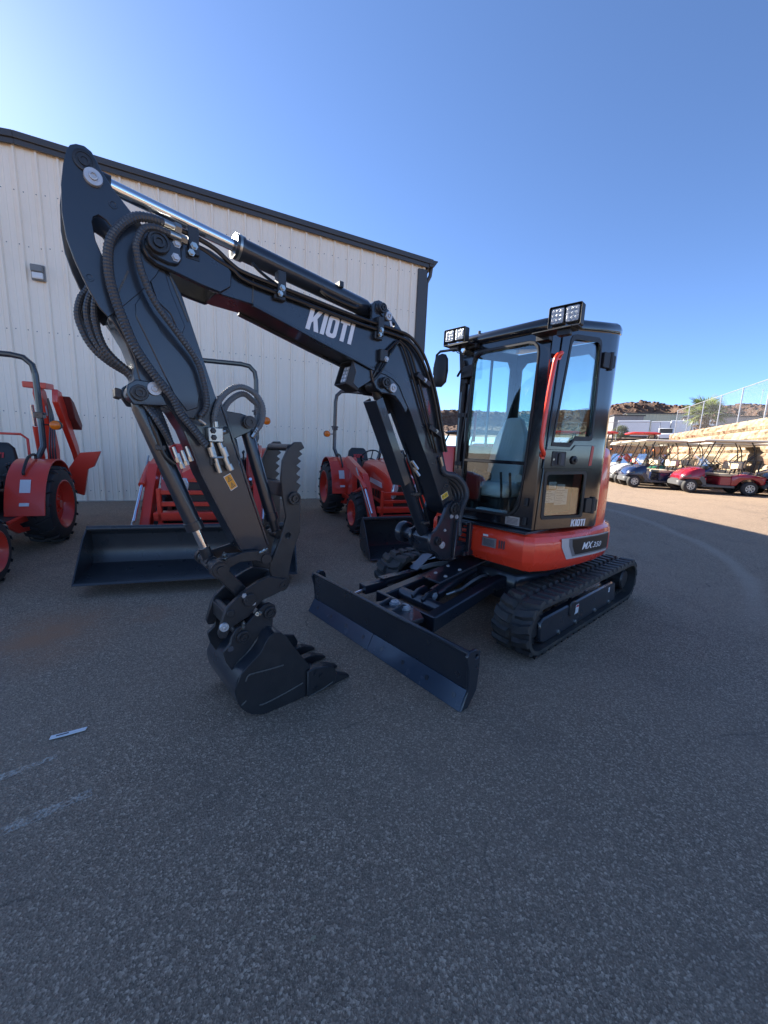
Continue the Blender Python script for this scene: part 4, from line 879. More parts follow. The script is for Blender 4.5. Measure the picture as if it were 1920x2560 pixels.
# ---- arm (stick): box section with a tall twin-plate head
fin_o = [(1.574, 2.553), (1.563, 2.572), (1.545, 2.584), (1.52, 2.589), (1.498, 2.579), (1.483, 2.552), (1.47, 2.526), (1.433, 2.474), (1.369, 2.407), (1.325, 2.37), (1.27, 2.335), (1.255, 2.29), (1.30, 2.20), (1.36, 2.12), (1.44, 2.03), (1.483, 1.988), (1.512, 2.021), (1.538, 2.072), (1.559, 2.122), (1.579, 2.177), (1.597, 2.246), (1.604, 2.328), (1.600, 2.423), (1.588, 2.499)]
hole = [(1.513, 2.331), (1.508, 2.349), (1.49, 2.364), (1.466, 2.354), (1.430, 2.315), (1.460, 2.272), (1.487, 2.217), (1.506, 2.267)]
arm_o = [(1.444, 2.06), (1.40, 2.16), (1.35, 2.25), (1.29, 2.345), (1.255, 2.315), (1.24, 2.23), (1.2, 2.159), (1.129, 1.935), (1.065, 1.731), (1.022, 1.626), (.921, 1.3), (.800, .925), (.79, .880), (.815, .845), (.86, .85), (.90, .895), (.952, .917), (1.05, 1.124), (1.145, 1.335), (1.182, 1.451), (1.217, 1.548), (1.264, 1.633), (1.345, 1.672), (1.405, 1.70), (1.405, 1.782), (1.400, 1.815), (1.425, 1.898), (1.459, 1.963), (1.480, 1.995)]
arm = prism('arm', arm_o, -.118, .038, M_black, ex, bevel=.004)
for v0, v1 in ((.036, .050), (-.130, -.116)): prism('head_plate', fin_o, v0, v1, M_black, arm, holes=[hole], bevel=.0025)
prism('head_web', [(1.30, 2.30), (1.36, 2.36), (1.43, 2.30), (1.46, 2.26), (1.40, 2.16)], -.116, .036, M_black, arm)
boss(1.524, 2.535, .048, .036, arm, h=.012); cap(1.500, 2.488, .054, .031, arm)
for p in ((1.44, 2.42), (1.535, 2.125)): bm = bmesh.new(); add_lathe(bm, (p[0], .05, p[1]), (0, 1, 0), [(-.002, .016), (.003, .015), (.003, .010), (.001, .008), (.001, 0)], 14); finish('plug', bm, M_black, arm)
# raised side stiffeners (the curved seams on the near side)
rib = [(1.375, 2.201), (1.359, 2.133), (1.315, 2.046), (1.255, 1.98), (1.196, 1.915), (1.139, 1.845), (1.118, 1.75), (1.115, 1.696), (1.128, 1.639), (1.163, 1.604)]
prism('side_stiffener', rib+[(1.24, 1.62), (1.33, 1.69), (1.385, 1.76), (1.40, 1.85), (1.44, 1.95), (1.46, 2.0), (1.42, 2.10)], .037, .046, M_black, arm, bevel=.003)
prism('side_stiffener', [(1.355, 2.115), (1.385, 2.063), (1.385, 2.015), (1.34, 1.913), (1.288, 1.792), (1.25, 1.709), (1.20, 1.64), (1.15, 1.66), (1.14, 1.75), (1.165, 1.83), (1.22, 1.90), (1.29, 1.97)], .045, .052, M_black, arm, bevel=.003)
prism('side_stiffener', [(1.33, 2.20), (1.27, 2.26), (1.245, 2.16), (1.19, 2.02), (1.21, 1.97), (1.25, 2.06), (1.30, 2.10)], .037, .044, M_black, arm, bevel=.003)
prism('weld_seam', [(1.246, 2.215), (1.240, 2.218), (1.172, 2.045), (1.178, 2.042)], .038, .042, M_weld, arm)
prism('weld_seam', [(1.40, 2.185), (1.405, 2.19), (1.45, 2.085), (1.445, 2.08)], .049, .054, M_weld, arm)
# bucket-cylinder ear at the front of the arm
earf = [(1.438, 1.686), (1.432, 1.730), (1.40, 1.755), (1.354, 1.753), (1.30, 1.70), (1.28, 1.655), (1.353, 1.650), (1.415, 1.648)]
for v0, v1 in ((.030, .058), (-.138, -.110)): prism('cylinder_ear', earf, v0, v1, M_black, arm, bevel=.004)
boss(1.391, 1.699, .056, .034, arm); cap(1.332, 1.724, .060, .030, arm)
prism('bump_stop', [(1.45, 1.71), (1.475, 1.715), (1.475, 1.675), (1.45, 1.67)], -.06, .03, M_rubber, arm, bevel=.004)
# edge welds of the lower box
bm = bmesh.new(); add_prism(bm, offset_strip([(.952, .917), (1.05, 1.124), (1.145, 1.335), (1.182, 1.451), (1.217, 1.548)], .010), .036, .045, FV); add_prism(bm, offset_strip([(1.06, 1.725), (1.022, 1.626), (.921, 1.3), (.805, .935)], -.012), .036, .045, FV); finish('edge_flange', bm, M_black, arm, bevel=.002)
sticker([(1.000, 1.252), (.965, 1.274), (1.002, 1.345), (1.037, 1.326)], .0385, M_warn, arm)
# thumb-cylinder ear
for v0, v1 in ((-.005, .015), (-.095, -.075)): prism('thumb_ear', [(1.04, 1.68), (1.0, 1.66), (.93, 1.655), (.875, 1.64), (.855, 1.60), (.88, 1.565), (.97, 1.52), (1.0, 1.55)], v0, v1, M_black, arm, bevel=.004)
bm = bmesh.new(); add_lathe(bm, (.892, .010, 1.612), (0, 1, 0), [(0, .034), (.03, .034), (.03, .026), (.038, .026), (.038, .012), (.032, .012), (.032, 0)], 20); finish('pin_boss', bm, M_steel, arm)
# ---- cylinders on the arm
bkc, a, b, d, L = cylinder((1.391, 1.699), (1.092, .862), .775, .040, .022, ex, eye=.04)
tube('pressure_pipe', [(1.345, .005, 1.60), (1.335, .02, 1.56), (1.31, .02, 1.47), (1.29, .02, 1.42), (1.255, .015, 1.39)], .011, M_line, bkc, n=8, smooth=3)
box('pipe_clip', 1.29, 1.33, -.02, .03, 1.452, 1.478, M_steel, bkc, bevel=.004)
tc, a, b, d, L = cylinder((.892, 1.612), (.71, .975), .86, .034, .018, ex, eye=.032)
# ---- thumb
th_o = [(.598, 1.522), (.641, 1.520), (.683, 1.481), (.715, 1.413), (.724, 1.313), (.715, 1.21), (.692, 1.087), (.73, .958), (.785, .842), (.795, .781), (.777, .714), (.731, .650), (.690, .652), (.672, .69), (.678, .742), (.653, .866), (.604, .988), (.601, 1.187), (.625, 1.235), (.600, 1.272), (.631, 1.290), (.603, 1.320), (.632, 1.338), (.602, 1.368), (.630, 1.387), (.598, 1.412), (.622, 1.430), (.590, 1.452), (.612, 1.470), (.578, 1.488)]
thumb = prism('thumb', th_o, .036, .058, M_steel, ex, holes=[circ(.683, .977, .018, 14)], bevel=.003)
prism('thumb_plate', th_o, -.235, -.213, M_steel, thumb, holes=[circ(.683, .977, .018, 14)], bevel=.003)
cyl('thumb_bar', (.665, -.215, 1.487), (.665, .04, 1.487), .020, M_steel, thumb, n=16)
box('thumb_web', .660, .715, -.215, .038, 1.205, 1.29, M_steel, thumb, bevel=.004)
boss(.648, 1.197, .055, .038, thumb); boss(.726, .690, .055, .038, thumb)
cyl('thumb_pin', (.726, -.245, .690), (.726, .06, .690), .026, M_steel, thumb, n=16)
# ---- linkage
link_o = [(1.085, .905), (1.05, .90), (.949, .922), (.872, .920), (.812, .895), (.788, .862), (.80, .838), (.83, .836), (.886, .862), (.975, .868), (1.045, .838), (1.09, .815), (1.13, .838), (1.125, .88)]
lk = prism('guide_link', link_o, .052, .076, M_steel, ex, bevel=.004); prism('guide_link_plate', link_o, -.156, -.132, M_steel, lk, bevel=.004)
bm = bmesh.new(); add_lathe(bm, (1.092, -.19, .860), (0, 1, 0), [(0, .042), (.035, .042), (.035, .032), (.27, .032), (.27, .046), (.315, .046), (.315, .040), (.322, .038), (.322, .022), (.33, .02), (.33, 0)], 22); finish('link_pin', bm, M_steel, lk)
nipple((1.052, .076, .897), (.2, .4, .9), lk); nipple((.858, .076, .905), (-.5, .6, .5), lk)
cyl('lower_pin', (.828, -.16, .865), (.828, .085, .865), .028, M_steel, lk, n=16)
prism('tilt_link', [(1.135, .855), (1.095, .805), (.965, .640), (.925, .632), (.905, .662), (.92, .70), (1.05, .862), (1.10, .895)], -.085, .01, M_steel, ex, bevel=.006)
# ---- quick coupler
qc_o = [(1.088, .461), (1.098, .49), (1.068, .586), (1.050, .625), (1.001, .665), (.936, .710), (.87, .742), (.815, .758), (.745, .735), (.700, .715), (.695, .675), (.725, .655), (.781, .639), (.844, .625), (.892, .588), (.926, .549), (.978, .529), (1.035, .505), (1.055, .457)]
qc = prism('quick_coupler', qc_o, .050, .078, M_steel, ex, bevel=.004); prism('coupler_cheek', qc_o, -.158, -.130, M_steel, qc, bevel=.004)
bm = bmesh.new(); add_box(bm, .98, 1.06, -.13, .05, .52, .60); add_cyl(bm, (.929, -.165, .650), (.929, .095, .650), .034, 20); add_cyl(bm, (1.031, -.16, .591), (1.031, .085, .591), .022, 16); finish('coupler_core', bm, M_steel, qc, bevel=.003)
boss(.929, .648, .078, .036, qc, h=.02); cap(1.068, .525, .080, .024, qc); hexbolt((.955, .078, .675), (0, 1, 0), .010, qc, M_cap); hexbolt((.905, .078, .620), (0, 1, 0), .009, qc, M_cap)
# ---- bucket
V0, V1 = -.285, .200
side_o = [(.80, .464), (.762, .424), (.733, .372), (.612, .19), (.618, .066), (.640, .004), (.80, .002), (.903, .004), (.976, .035), (1.032, .101), (1.055, .172), (1.057, .227), (1.028, .296), (.977, .337), (.919, .381), (.892, .430), (.872, .458), (.838, .474)]
back = [(.80, .464), (.838, .474), (.872, .458), (.892, .430), (.919, .381), (.977, .337), (1.028, .296), (1.057, .227), (1.055, .172), (1.032, .101), (.976, .035), (.903, .006), (.80, .004), (.640, .006), (.46, .012)]
bm = bmesh.new(); sb = catmull([(a, 0, b) for a, b in back], 4); inn = []
for i, p in enumerate(sb):
    dd_ = (sb[min(i+1, len(sb)-1)]-sb[max(i-1, 0)]).normalized(); nn = Vector((dd_.z, 0, -dd_.x)); c_ = Vector((.83, 0, .22)); nn = nn if (c_-p).dot(nn) > 0 else -nn; inn.append(p+nn*.012)
rows = []
for v_ in (V0+.004, V1-.004): rows.append([bm.verts.new((p.x, v_, p.z)) for p in sb]); rows.append([bm.verts.new((p.x, v_, p.z)) for p in inn])
o0, i0, o1, i1 = rows
for k in range(len(sb)-1): bm.faces.new((o0[k], o0[k+1], o1[k+1], o1[k])); bm.faces.new((i0[k], i1[k], i1[k+1], i0[k+1])); bm.faces.new((o0[k], i0[k], i0[k+1], o0[k+1])); bm.faces.new((o1[k], o1[k+1], i1[k+1], i1[k]))
bm.faces.new((o0[0], o1[0], i1[0], i0[0])); bm.faces.new((o0[-1], i0[-1], i1[-1], o1[-1]))
bucket = finish('bucket', bm, M_black, ex, sharp=30)
for va, vb_ in ((V1-.012, V1+.004), (V0-.004, V0+.012)): prism('bucket_side', side_o, va, vb_, M_steel, bucket, bevel=.002)
ct = [(.640, .175), (.591, .182), (.458, .143), (.426, .08), (.446, .020), (.54, .008), (.640, .008)]
for va, vb_, s_ in ((V1+.0035, V1+.024, 1), (V0-.024, V0-.0035, -1)):
    sc = prism('side_cutter', ct, va, vb_, M_steel, bucket, bevel=.005)
    for p in ((.585, .145), (.545, .115), (.58, .045)): hexbolt((p[0], vb_ if s_ > 0 else va, p[1]), (0, s_, 0), .013, bucket, M_steel, .009)
for v_ in (-.265, -.115, .035, .175):
    bm = bmesh.new(); P = [(.52, .030, .032), (.44, .034, .034), (.40, .030, .030), (.312, .024, .006)]; rr = []
    for u_, w, h in P: rr.append([bm.verts.new((u_, v_+x*w, z_)) for x, z_ in ((-1, .004), (1, .004), (.85, .004+h*2-.004*2 if u_ > .33 else .016), (-.85, .004+h*2-.008 if u_ > .33 else .016))])
    for q, s_ in zip(rr, rr[1:]):
        for k in range(4): bm.faces.new((q[k], q[(k+1) % 4], s_[(k+1) % 4], s_[k]))
    bm.faces.new(rr[0]); bm.faces.new(rr[-1]); finish('tooth', bm, M_steel, bucket, bevel=.004)
prism('lip_plate', [(.62, .004), (.45, .006), (.45, .026), (.62, .030)], V0, V1, M_steel, bucket, bevel=.003)
er_o = [(1.085, .395), (1.046, .428), (1.039, .468), (1.013, .508), (.949, .524), (.895, .572), (.854, .603), (.819, .612), (.787, .587), (.779, .543), (.800, .512), (.803, .45), (.86, .43), (.93, .36), (1.04, .27), (1.07, .33)]
for va, vb_ in ((.082, .104), (-.184, -.162)): prism('bucket_ear', er_o, va, vb_, M_steel, bucket, bevel=.004)
for u_, z_ in ((.822, .553), (.977, .453)):
    cyl('bucket_pin', (u_, -.19, z_), (u_, .115, z_), .026, M_steel, bucket, n=18); boss(u_, z_, .102, .036, bucket, h=.022)
bm = bmesh.new(); add_prism(bm, rrect(1.03, 1.06, .388, .416, .010), .104, .107, FV); finish('ear_slot', bm, M_print, bucket)
nipple((.975, .104, .502), (0, .3, 1), bucket); nipple((.872, .104, .563), (.8, .5, .2), bucket)
# weld beads on the bucket
def weld(pts, r, parent):
    p = resample(catmull(pts, 6), .008); bm = bmesh.new(); add_tube(bm, p, r, 6, [r*(.8+.35*((i*7) % 3)/2) for i in range(len(p))]); finish('weld_bead', bm, M_weld, parent)
ve = V1+.005
weld([(1.005, ve, .245), (.99, ve, .275), (.955, ve, .276), (.88, ve, .268), (.78, ve, .262)], .0045, bucket)
weld([(1.03, ve, .115), (1.00, ve, .135)], .004, bucket)
weld([(.93, ve, .075), (.90, ve, .070), (.78, ve, .082), (.66, ve, .102)], .0045, bucket)
weld([(.62, ve+.02, .012), (.53, ve+.02, .022), (.46, ve+.02, .04)], .004, bucket)
weld([(.85, .108, .47), (.89, .107, .425), (.95, .106, .355), (1.0, .106, .318), (1.03, .106, .29)], .005, bucket)
# ---- hoses on the arm
def hose(pts, r, mat=None, parent=arm, pitch=.013, name='ribbed_hose'):
    bm = bmesh.new(); add_ribbed(bm, pts, r, pitch); return finish(name, bm, mat or M_hose, parent, sharp=18)
H1 = [(1.27, .085, 2.405), (1.323, .092, 2.400), (1.375, .10, 2.38), (1.43, .10, 2.325), (1.468, .10, 2.25), (1.476, .10, 2.15), (1.462, .10, 2.06), (1.435, .10, 1.97), (1.40, .10, 1.878), (1.337, .098, 1.779), (1.268, .095, 1.69), (1.233, .09, 1.62), (1.172, .085, 1.543), (1.127, .08, 1.482)]
H2 = [(1.254, .115, 2.358), (1.314, .12, 2.358), (1.352, .12, 2.337), (1.378, .12, 2.28), (1.378, .12, 2.235), (1.362, .118, 2.164), (1.32, .115, 2.07), (1.23, .11, 1.957), (1.16, .10, 1.865), (1.132, .095, 1.773), (1.121, .09, 1.70), (1.125, .08, 1.655), (1.15, .07, 1.615)]
hose(H1, .0190); hose(H2, .0145)
for h_, r_ in ((H1, .018), (H2, .014)):
    p0 = Vector(h_[0]); cyl('hose_fitting', p0+Vector((.03, 0, .002)), p0+Vector((-.045, -.004, -.003)), r_, M_zinc, arm, n=14); cyl('fitting_nut', p0+Vector((-.04, 0, -.003)), p0+Vector((-.065, -.004, -.004)), r_*1.25, M_zinc, arm, n=6)
for k, (v_, dx, dz) in enumerate(((-.10, 0, 0), (-.075, -.03, .01), (-.14, -.012, -.015), (-.05, -.055, .02), (-.16, -.07, .0))):
    hose([(1.50+dx*.3, v_*.9, 2.19), (1.535+dx, v_, 2.115+dz), (1.557+dx, v_, 2.082+dz), (1.573+dx, v_, 2.017+dz), (1.563+dx*.9, v_, 1.955), (1.532+dx*.7, v_, 1.888), (1.478+dx*.4, v_*.9, 1.838), (1.40, v_*.7, 1.786), (1.335+.01*k, v_*.3, 1.70), (1.30+.008*k, .01+.01*k, 1.60), (1.265, .015, 1.48)], .0145, parent=arm)
for k, (u_, z_) in enumerate(((1.262, 1.47), (1.225, 1.455), (1.245, 1.44), (1.205, 1.475))):
    cyl('hose_fitting', (u_, .03, z_), (u_-.014, .035, z_-.050), .010, M_zinc, arm, n=8); cyl('fitting_nut', (u_-.014, .035, z_-.050), (u_-.020, .036, z_-.070), .0125, M_zinc, arm, n=6)
for dv, s_ in ((.0, 1.0), (-.055, .86)):
    hose([(1.076+dv, .05+dv, 1.594), (1.074+dv, .055+dv, 1.638), (1.047+dv*.9, .05+dv, 1.71*s_+1.594*(1-s_)), (.986+dv*.8, .03+dv, 1.768*s_+1.594*(1-s_)), (.917+dv*.5, .01+dv, 1.79*s_+1.594*(1-s_)), (.845, 0+dv, 1.764*s_+1.594*(1-s_)), (.805, 0+dv, 1.70), (.812, 0+dv, 1.62), (.856, 0+dv, 1.554)], .0155, M_hoseg, name='braided_hose')
for dv in (0, -.055):
    cyl('hose_fitting', (.835, dv, 1.585), (.868, dv, 1.535), .0145, M_zinc, arm, n=8); cyl('hose_fitting', (1.076+dv, .05+dv, 1.60), (1.076+dv, .05, 1.555), .0145, M_zinc, arm, n=8)
# valve block with fittings
vb = box('valve_block', 1.045, 1.118, .040, .085, 1.500, 1.572, M_zinc, arm, bevel=.005)
for p in ((1.095, 1.555), (1.092, 1.523)): hexbolt((p[0], .085, p[1]), (0, 1, 0), .010, arm, M_steel)
for (p, q, r_) in (((1.06, .062, 1.50), (1.02, .066, 1.385), .013), ((1.045, .062, 1.475), (1.03, .064, 1.43), .018), ((1.02, .066, 1.392), (1.008, .067, 1.362), .018), ((1.10, .062, 1.50), (1.062, .066, 1.352), .010), ((1.105, .064, 1.475), (1.093, .065, 1.43), .015), ((1.078, .066, 1.40), (1.062, .066, 1.35), .013), ((1.10, .066, 1.425), (1.045, .068, 1.425), .008), ((1.03, .062, 1.555), (1.05, .062, 1.55), .013), ((1.072, .06, 1.575), (1.074, .06, 1.60), .013)):
    cyl('pipe_fitting', p, q, r_, M_zinc, arm, n=10)
box('valve_bracket', 1.01, 1.10, .038, .050, 1.385, 1.43, M_steel, arm, bevel=.003)
tube('hose_clip', [(1.165, .05, 1.615), (1.16, .10, 1.60), (1.135, .10, 1.585), (1.13, .05, 1.58)], .006, M_zinc, arm, n=6)

# ================================================================ TRACTORS (local x = forward, y = left, origin under the rear axle)
M_grille = pbr('grille_black', (.012, .012, .013), .45)
M_rubberline = M_hose
M_headlamp = pbr('headlamp', (.75, .78, .82), .08, .6, var=.3, vscale=30)
M_bucket = pbr('loader_bucket_paint', (.030, .033, .038), .30, var=.2, vscale=4, rvar=.1, dirt=(.06, .056, .05), dscale=3, damt=.3)
def tyre_mesh(R_, w, lugs, lh):
    bm = bmesh.new(); hw = w/2
    add_lathe(bm, (0, -hw*.92, 0), (0, 1, 0), [(0, R_*.60), (.0, R_*.66), (hw*.0+.004, R_*.82), (hw*.12, R_*.90), (hw*.30, R_*.935), (hw*.92, R_*.945), (hw*1.54, R_*.935), (hw*1.72, R_*.90), (hw*1.84-.004, R_*.82), (hw*1.84, R_*.66), (hw*1.84, R_*.60)], 40, False)
    for k in range(lugs):
        for sd in (-1, 1):
            t0 = 2*math.pi*(k+(.5 if sd > 0 else 0))/lugs
            def P(s_, c, r): # s_ 0..1 centre to shoulder, c across
                t = t0+s_*.20+c; y = sd*hw*(-.05+1.0*s_); rr_ = r
                return Vector((math.cos(t)*rr_, y, math.sin(t)*rr_))
            dw = .030*.5/R_*1.0
            loop = []
            for s_, rt in ((0, R_*.995), (.55, R_*.997), (.9, R_*.975), (1.0, R_*.90)):
                loop.append([bm.verts.new(P(s_, -dw*1.3, R_*.88 if s_ > .95 else R_*.925)), bm.verts.new(P(s_, -dw, rt)), bm.verts.new(P(s_, dw, rt)), bm.verts.new(P(s_, dw*1.3, R_*.88 if s_ > .95 else R_*.925))])
            for a, b in zip(loop, loop[1:]):
                for q in range(3): bm.faces.new((a[q], a[q+1], b[q+1], b[q]))
            bm.faces.new(loop[0]); bm.faces.new(loop[-1][::-1])
    bmesh.ops.recalc_face_normals(bm, faces=bm.faces)
    me = bpy.data.meshes.new('tyre'); bm.to_mesh(me); bm.free(); me.polygons.foreach_set('use_smooth', [True]*len(me.polygons)); me.set_sharp_from_angle(angle=R(35)); me.materials.append(M_tyre); return me
def rim_mesh(R_, w, mat):
    bm = bmesh.new(); hw = w/2; r = R_*.62
    add_lathe(bm, (0, -hw*.8, 0), (0, 1, 0), [(0, r*.6), (0, r*1.02), (.02, r*1.02), (.04, r*.92), (hw*.9, r*.88), (hw*1.1, r*.86), (hw*1.3, r*.90), (hw*1.66, r*.96), (hw*1.72, r*1.02), (hw*1.74, r*.98), (hw*1.5, r*.88), (hw*1.15, r*.78), (hw*1.10, r*.45), (hw*1.25, r*.40), (hw*1.25, r*.18), (hw*1.45, r*.16), (hw*1.45, 0)], 32)
    for k in range(6):
        t = 2*math.pi*k/6; add_lathe(bm, (r*.3*math.cos(t), hw*.45, r*.3*math.sin(t)), (0, 1, 0), [(0, .014), (.02, .014), (.02, 0)], 6)
    bmesh.ops.recalc_face_normals(bm, faces=bm.faces); me = bpy.data.meshes.new('rim'); bm.to_mesh(me); bm.free(); me.polygons.foreach_set('use_smooth', [True]*len(me.polygons)); me.set_sharp_from_angle(angle=R(35)); me.materials.append(mat); return me
TYR, TYF = tyre_mesh(.5, .36, 18, .02), tyre_mesh(.335, .25, 16, .015)
RMR, RMF = rim_mesh(.5, .36, M_red), rim_mesh(.335, .25, M_red)
def wheel(parent, x, y, r, tm, rm, steer=0.0, spin=0.0):
    o = bpy.data.objects.new('tyre', tm); COL.objects.link(o); o.parent = parent; o.location = (x, y, r)
    o.rotation_euler = (0, spin, (math.pi if y < 0 else 0)+steer)
    q = bpy.data.objects.new('rim', rm); COL.objects.link(q); q.parent = o; return o
def tractor(name, label, loc, f, sc=1.0, loader=True, bw=1.64, backhoe=False, canopy=False, cat='tractor', lift=0.0, bh_=1.0, group=None):
    t = empty(name, (loc[0], loc[1], gz(loc[0]+f[0]*.7, loc[1]+f[1]*.7)), math.atan2(f[1], f[0])); t.scale = (sc, sc, sc)
    gr, gf = gz(*loc), gz(loc[0]+f[0]*1.5*sc, loc[1]+f[1]*1.5*sc); t.location.z = gr; t.rotation_euler = (0, -math.atan2(gf-gr, 1.5*sc), math.atan2(f[1], f[0]))
    tag(t, label, cat, group)
    for y in (-.60, .60): wheel(t, 0, y, .5, TYR, RMR, spin=.3*y)
    for y in (-.555, .555): wheel(t, 1.5, y, .335, TYF, RMF, spin=y)
    bm = bmesh.new(); add_box(bm, -.25, 1.2, -.20, .20, .36, .66); add_cyl(bm, (0, -.45, .5), (0, .45, .5), .12, 18); add_box(bm, 1.38, 1.62, -.45, .45, .27, .42); add_cyl(bm, (1.5, -.46, .335), (1.5, .46, .335), .07, 14); add_box(bm, 1.1, 2.0, -.17, .17, .34, .56); finish('chassis', bm, M_plastic, t, bevel=.01)
    # hood
    bm = bmesh.new(); rr = []
    for x, hw, z0, z1 in ((.78, .27, .58, 1.13), (1.3, .265, .55, 1.12), (1.75, .255, .52, 1.06), (1.98, .24, .52, .99), (2.06, .20, .56, .90)):
        rr.append([bm.verts.new((x, y, z)) for y, z in ((-hw, z0), (-hw, z1-.16), (-hw*.86, z1-.05), (-hw*.5, z1), (hw*.5, z1), (hw*.86, z1-.05), (hw, z1-.16), (hw, z0))])
    for q, s_ in zip(rr, rr[1:]):
        for k in range(8): bm.faces.new((q[k], q[(k+1) % 8], s_[(k+1) % 8], s_[k]))
    bm.faces.new(rr[0]); bm.faces.new(rr[-1]); hood = finish('hood', bm, M_red, t, sharp=30)
    prism('grille', [(-.19, .50), (.19, .50), (.20, .74), (.17, .86), (-.17, .86), (-.20, .74)], 2.05, 2.075, M_grille, t, fr=FU, bevel=.01)
    for sg in (-1, 1): prism('headlamp', [(sg*.20, .90), (sg*.225, .78), (sg*.215, .66), (sg*.16, .70), (sg*.13, .84), (sg*.15, .90)], 2.02, 2.085, M_headlamp, t, fr=FU, bevel=.008)
    for sg in (-1, 1): prism('side_decal', [(1.15, .80), (1.75, .78), (1.70, .86), (1.15, .88)], sg*.262-.004, sg*.262+.004, M_white, hood)
    for sg in (-1, 1):
        for k in range(4): box('side_louvre', 1.35+.11*k, 1.42+.11*k, sg*.266-.004, sg*.266+.004, .60, .72, M_grille, hood)
    # dash, wheel, seat
    box('dash', .62, .80, -.24, .24, .62, 1.10, M_plastic, t, bevel=.04, segs=2)
    bm = bmesh.new(); c = Vector((.46, 0, 1.14)); ax = Vector((-.75, 0, .66)).normalized(); a1, b1, _ = basis(ax)
    add_tube(bm, [c+(a1*math.cos(2*math.pi*k/24)+b1*math.sin(2*math.pi*k/24))*.185 for k in range(25)], .014, 6, cap=False)
    for k in range(3): q = 2*math.pi*k/3+.5; add_tube(bm, [c-ax*.03, c+(a1*math.cos(q)+b1*math.sin(q))*.185], .010, 5)
    add_tube(bm, [c-ax*.03, (.68, 0, .95)], .025, 8); finish('steering_wheel', bm, M_plastic, t)
    st = box('seat', -.22, .20, -.23, .23, .72, .83, M_plastic, t, bevel=.04, segs=2)
    bm = bmesh.new(); rr = []
    for z, hw, x0, x1 in ((.78, .21, -.30, -.18), (1.0, .22, -.34, -.24), (1.18, .19, -.36, -.28), (1.25, .13, -.36, -.30)): rr.append([bm.verts.new((x, y, z)) for x, y in ((x0, -hw), (x1, -hw), (x1, hw), (x0, hw))])
    for q, s_ in zip(rr, rr[1:]):
        for k in range(4): bm.faces.new((q[k], q[(k+1) % 4], s_[(k+1) % 4], s_[k]))
    bm.faces.new(rr[0]); bm.faces.new(rr[-1]); finish('seat_back', bm, M_plastic, st, bevel=.02, segs=2)
    word_mesh('maker_lettering', 'KIOTI', lambda x, y, c_: Vector((-.236-.030*y+c_, -.10+.20*x, 1.06+.065*y)), pbr('red_thread', (.55, .03, .03), .6), st, t=.004)
    # platform, steps
    box('platform', .12, .82, -.52, .52, .44, .47, M_plastic, t, bevel=.006)
    for sg in (-1, 1):
        v0, v1 = sorted((sg*.50, sg*.53))
        prism('step_frame', [(.10, .44), (.85, .44), (.85, .39), (.70, .30), (.40, .26), (.30, .26), (.22, .33)], v0, v1, M_red, t, holes=[[(.38, .38), (.66, .40), (.58, .335), (.40, .305)]], bevel=.004)
        box('step_edge', .08, .86, v0-.008, v1+.008, .435, .475, M_red, t, bevel=.006)
        # fender
        arc = [(-.42, .62), (-.40, .80), (-.29, .97), (-.10, 1.07), (.12, 1.08), (.30, 1.0), (.43, .86), (.52, .68), (.58, .47)]
        ar2 = catmull([Vector((a, 0, b)) for a, b in arc], 3); outer = [(p.x, p.z) for p in ar2]; inner = [(p.x*.965, .5+(p.z-.5)*.968) for p in ar2]
        ya, yb = sorted((sg*.36, sg*.74)); fd = prism('fender', outer+inner[::-1], ya, yb, M_red, t, bevel=.004)
        ya, yb = sorted((sg*.36, sg*.375)); prism('fender_panel', inner+[(.55, .47), (-.40, .47)], ya, yb, M_red, fd)
        tube('fender_handle', [(.02, sg*.52, 1.085), (.04, sg*.52, 1.14), (.22, sg*.52, 1.12), (.38, sg*.52, .98), (.39, sg*.52, .93)], .016, M_plastic, fd, n=8, smooth=3)
        lbf = frame((.455, sg*.55, .80), (0, 1, 0), Vector((-.42, 0, .9)).normalized(), Vector((.9, 0, .42)).normalized())
        prism('fender_label', [(-.05, -.08), (.05, -.08), (.05, .08), (-.05, .08)], .012, .016, M_sticker, fd, fr=lbf)
        prism('fender_label', [(-.045, -.24), (.045, -.24), (.045, -.20), (-.045, -.20)], .002, .010, M_sticker, fd, fr=lbf)
    # controls beside the seat
    for sg in (-1, 1):
        cb = box('side_console', -.10, .26, sg*.31-.05, sg*.31+.05, .60, .92, M_plastic, t, bevel=.02)
        for k in range(3): bm = bmesh.new(); x = .04+.08*k; add_tube(bm, [(x, sg*.31, .90), (x+.03, sg*.31, 1.02)], .007, 6); add_lathe(bm, (x+.03, sg*.31, 1.0), (0, 0, 1), [(0, .01), (.02, .02), (.04, .012), (.045, 0)], 8); finish('lever', bm, M_plastic, cb)
    # ROPS
    rops = tube('roll_bar', [(-.22, -.40, .55), (-.22, -.40, .95), (-.30, -.50, 1.22), (-.32, -.50, 1.6), (-.33, -.50, 2.12), (-.33, -.48, 2.24), (-.33, -.40, 2.32), (-.33, -.28, 2.34), (-.33, .28, 2.34), (-.33, .40, 2.32), (-.33, .48, 2.24), (-.33, .50, 2.12), (-.32, .50, 1.6), (-.30, .50, 1.22), (-.22, .40, .95), (-.22, .40, .55)], .036, M_black, t, n=10)
    for sg in (-1, 1):
        bm = bmesh.new(); add_box(bm, -.375, -.265, sg*.50-.045, sg*.50+.045, 1.58, 1.66); add_cyl(bm, (-.32, sg*.50-.07, 1.64), (-.32, sg*.50+.07, 1.64), .014, 8); finish('roll_bar_hinge', bm, M_black, rops, bevel=.006)
        bm = bmesh.new(); add_tube(bm, [(-.32, sg*.53, 1.50), (-.32, sg*.60, 1.50)], .010, 6); add_lathe(bm, (-.36, sg*.655, 1.50), (1, 0, 0), [(0, .05), (.01, .062), (.06, .062), (.07, .05)], 16); lb = finish('indicator_housing', bm, M_plastic, rops)
